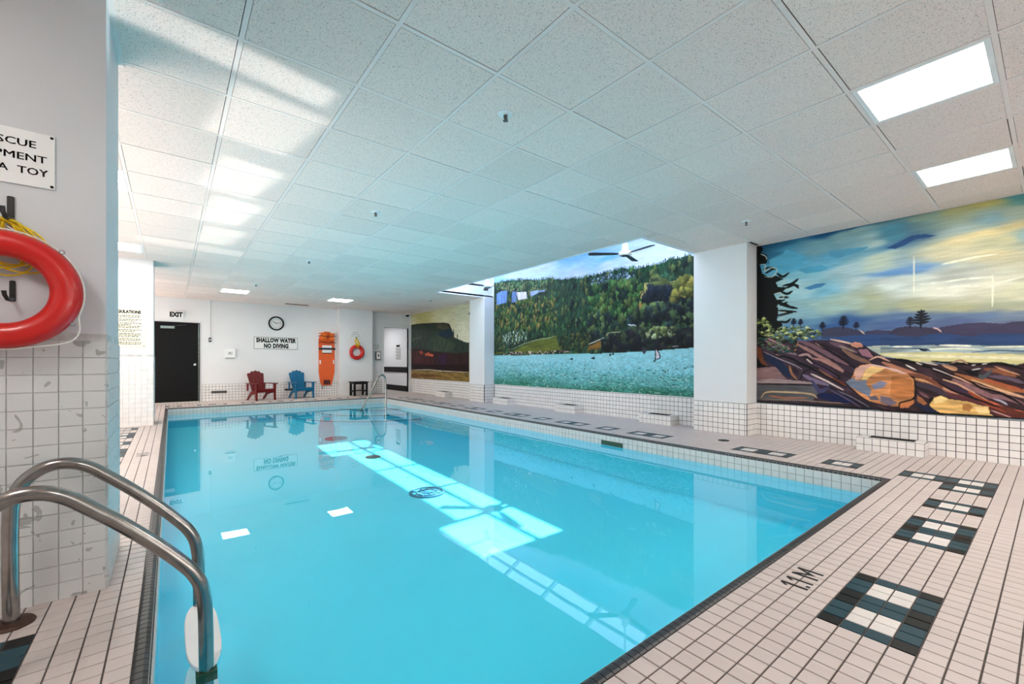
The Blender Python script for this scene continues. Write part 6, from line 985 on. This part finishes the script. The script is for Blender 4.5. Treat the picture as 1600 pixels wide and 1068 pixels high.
# emergency phone and its notice
t = thing('wall_phone', 'grey emergency call box right of the pilaster', 'call box', (5.50, W_, 1.28))
b = MB(); b.cbox(-.085, .085, -.08, -.002, -.15, .14, .012); b.build('case', M['greyink'], t); b = MB(); b.cbox(-.065, .065, -.088, -.079, -.125, .115, .006); b.build('cover', M['white'], t)
b = MB(); b.lathe([(.002, .0), (.03, 0), (.025, .012), (.002, .014)], 16, MR(PI / 2, loc=(0, -.088, 0))); b.build('button', M['ink'], t, True)
t = thing('wall_notice', 'small notice with grey lines above the call box', 'notice', (5.45, W_, 1.56))
b = MB(); b.cbox(-.13, .13, -.006, -.001, -.10, .10, .001); b.build('sheet', M['signwhite'], t)
for k in range(4): b = MB(); b.box(-.11 + .02 * (k > 1), .11 - .03 * (k == 3), -.0075, -.006, .07 - k * .045, .082 - k * .045); b.build('text_line', M['greyink'], t)
# notice on the corridor wall
t = thing('corridor_notice', 'white notice with black heading on the corridor wall', 'notice', (6.65, 15.25, 1.42))
b = MB(); b.cbox(-.006, -.001, -.3, .3, -.36, .32, .001); b.build('sheet', M['signwhite'], t)
b = MB(); b.box(-.0075, -.006, -.16, .16, .2, .28); b.build('heading', M['ink'], t)
for k in range(11): b = MB(); b.box(-.0075, -.006, -.25, .25 - .06 * (k % 3), .14 - k * .04, .158 - k * .04); b.build('text_line', M['greyink'], t)
# dome cameras
for (x, y, lab) in ((6.5, 14.12, 'small black dome camera in the ceiling corner above the dark mountain mural'), ):
    t = thing('dome_camera', lab, 'camera', (x, y, ZC - .003)); b = MB(); b.lathe([(.01, 0), (.075, 0), (.075, -.03), (.01, -.03)], 20); b.build('base', M['white'], t, True)
    b = MB(); b.lathe([(.062, -.03), (.06, -.06), (.045, -.085), (.02, -.098), (.002, -.1)], 20); b.build('dome', M['ink'], t, True)
t = thing('wall_camera', 'small black camera on the side of the second pillar above the dark mountain mural', 'camera', (6.5, 9.95, 2.42))
b = MB(); b.box(-.02, .02, 0, .05, -.02, .02); b.build('bracket', M['dgrey'], t); b = MB(); b.lathe([(.01, 0), (.035, .0), (.04, .1), (.01, .1)], 14, MR(PI / 2 + .2, 0, 0, (0, .15, -.02))); b.build('body', M['ink'], t, True)

# ---------------------------------------------------------------- chairs and table
def chair(loc, rz, m, label):
    t = thing('adirondack_chair', label, 'chair', loc, rz, 'plastic adirondack chairs at the end wall'); t.scale = (.86, .86, .86)
    # back: five tapering slats fanned out, leaning back
    for k in range(5):
        u = k - 2; xb = u * .074; xt = u * .100; h = (.60, .655, .675, .655, .60)[k]; wb, wt = .038, .058
        lean = MR(math.radians(-19), 0, 0, (0, .10, .30))
        prof = [(xb - wb, 0), (xb + wb, 0), (xt + wt, h - .03), (xt + wt * .6, h), (xt, h + .012), (xt - wt * .6, h), (xt - wt, h - .03)]
        b = MB(); b.prism(prof, -.011 + abs(u) * .012, .011 + abs(u) * .012, lean @ Matrix.Rotation(PI / 2, 4, 'X') @ Matrix.Diagonal((1, 1, -1, 1))); b.build('back_slat', m, t, bevel=.003)
    b = MB(); b.cbox(-.21, .21, .225, .25, .56, .62, .005); b.cbox(-.19, .19, .10, .125, .26, .33, .005); b.build('back_rail', m, t)
    for k in range(5):
        y = -.34 + k * .094; z = .355 - k * .024
        b = MB(); b.cbox(-.255, .255, y, y + .082, z - .012, z + .010, .004, MR()); b.build('seat_slat', m, t)
    b = MB(); b.cbox(-.265, .265, -.365, -.345, .255, .365, .006); b.build('front_apron', m, t)
    for s in (-1, 1):
        # side rail runs back and down into the rear leg
        b = MB(); b.prism([(-.36, .25), (-.36, .345), (.10, .245), (.34, .0), (.25, .0), (.05, .16)], s * .25 - .016, s * .25 + .016, Matrix(((0, 0, 1, 0), (1, 0, 0, 0), (0, 1, 0, 0), (0, 0, 0, 1)))); b.build('rear_leg', m, t, bevel=.003)
        b = MB(); b.prism([(-.40, 0), (-.33, 0), (-.30, .30), (-.29, .52), (-.42, .52), (-.40, .3)], s * .285 - .02, s * .285 + .02, Matrix(((0, 0, 1, 0), (1, 0, 0, 0), (0, 1, 0, 0), (0, 0, 0, 1)))); b.build('front_leg', m, t, bevel=.004)
        o = [(s * .235, .30), (s * .24, .10), (s * .23, -.38), (s * .26, -.44), (s * .33, -.45), (s * .375, -.41), (s * .375, -.20), (s * .33, .12), (s * .30, .31)]
        b = MB(); b.prism(o, .52, .545); b.build('arm', m, t, bevel=.004)
        b = MB(); b.prism([(.22, .30), (.30, .30), (.30, .52), (.20, .52)], s * .262 - .012, s * .262 + .012, Matrix(((0, 0, 1, 0), (1, 0, 0, 0), (0, 1, 0, 0), (0, 0, 0, 1)))); b.build('arm_support', m, t)
    return t
chair((1.95, 13.78, .003), math.radians(18), M['darkred'], 'dark red plastic slatted adirondack chair left of the blue one')
chair((2.99, 13.84, .003), math.radians(10), M['blue'], 'blue plastic slatted adirondack chair between the red chair and orange board')
t = thing('side_table', 'black slatted resin side table in front of the pilaster', 'table', (4.66, 13.70, .003), math.radians(4))
for k in range(5): b = MB(); b.cbox(-.26, .26, -.2 + k * .082, -.128 + k * .082, .415, .44, .005); b.build('top_slat', M['tableblack'], t)
for k in range(4): b = MB(); b.cbox(-.19, .19, -.15 + k * .078, -.083 + k * .078, .15, .17, .004); b.build('shelf_slat', M['tableblack'], t)
for sx_ in (-1, 1):
    for sy_ in (-1, 1): b = MB(); b.cbox(sx_ * .195 - .03, sx_ * .195 + .03, sy_ * .15 - .02, sy_ * .15 + .02, 0, .415, .004); b.build('leg', M['tableblack'], t)
    b = MB(); b.cbox(sx_ * .195 - .012, sx_ * .195 + .012, -.13, .13, .12, .155, .003); b.cbox(sx_ * .195 - .012, sx_ * .195 + .012, -.13, .13, .37, .415, .003); b.build('side_rail', M['tableblack'], t)
b = MB(); b.cbox(-.165, .165, -.17, -.15, .36, .413, .004); b.build('apron', M['tableblack'], t)
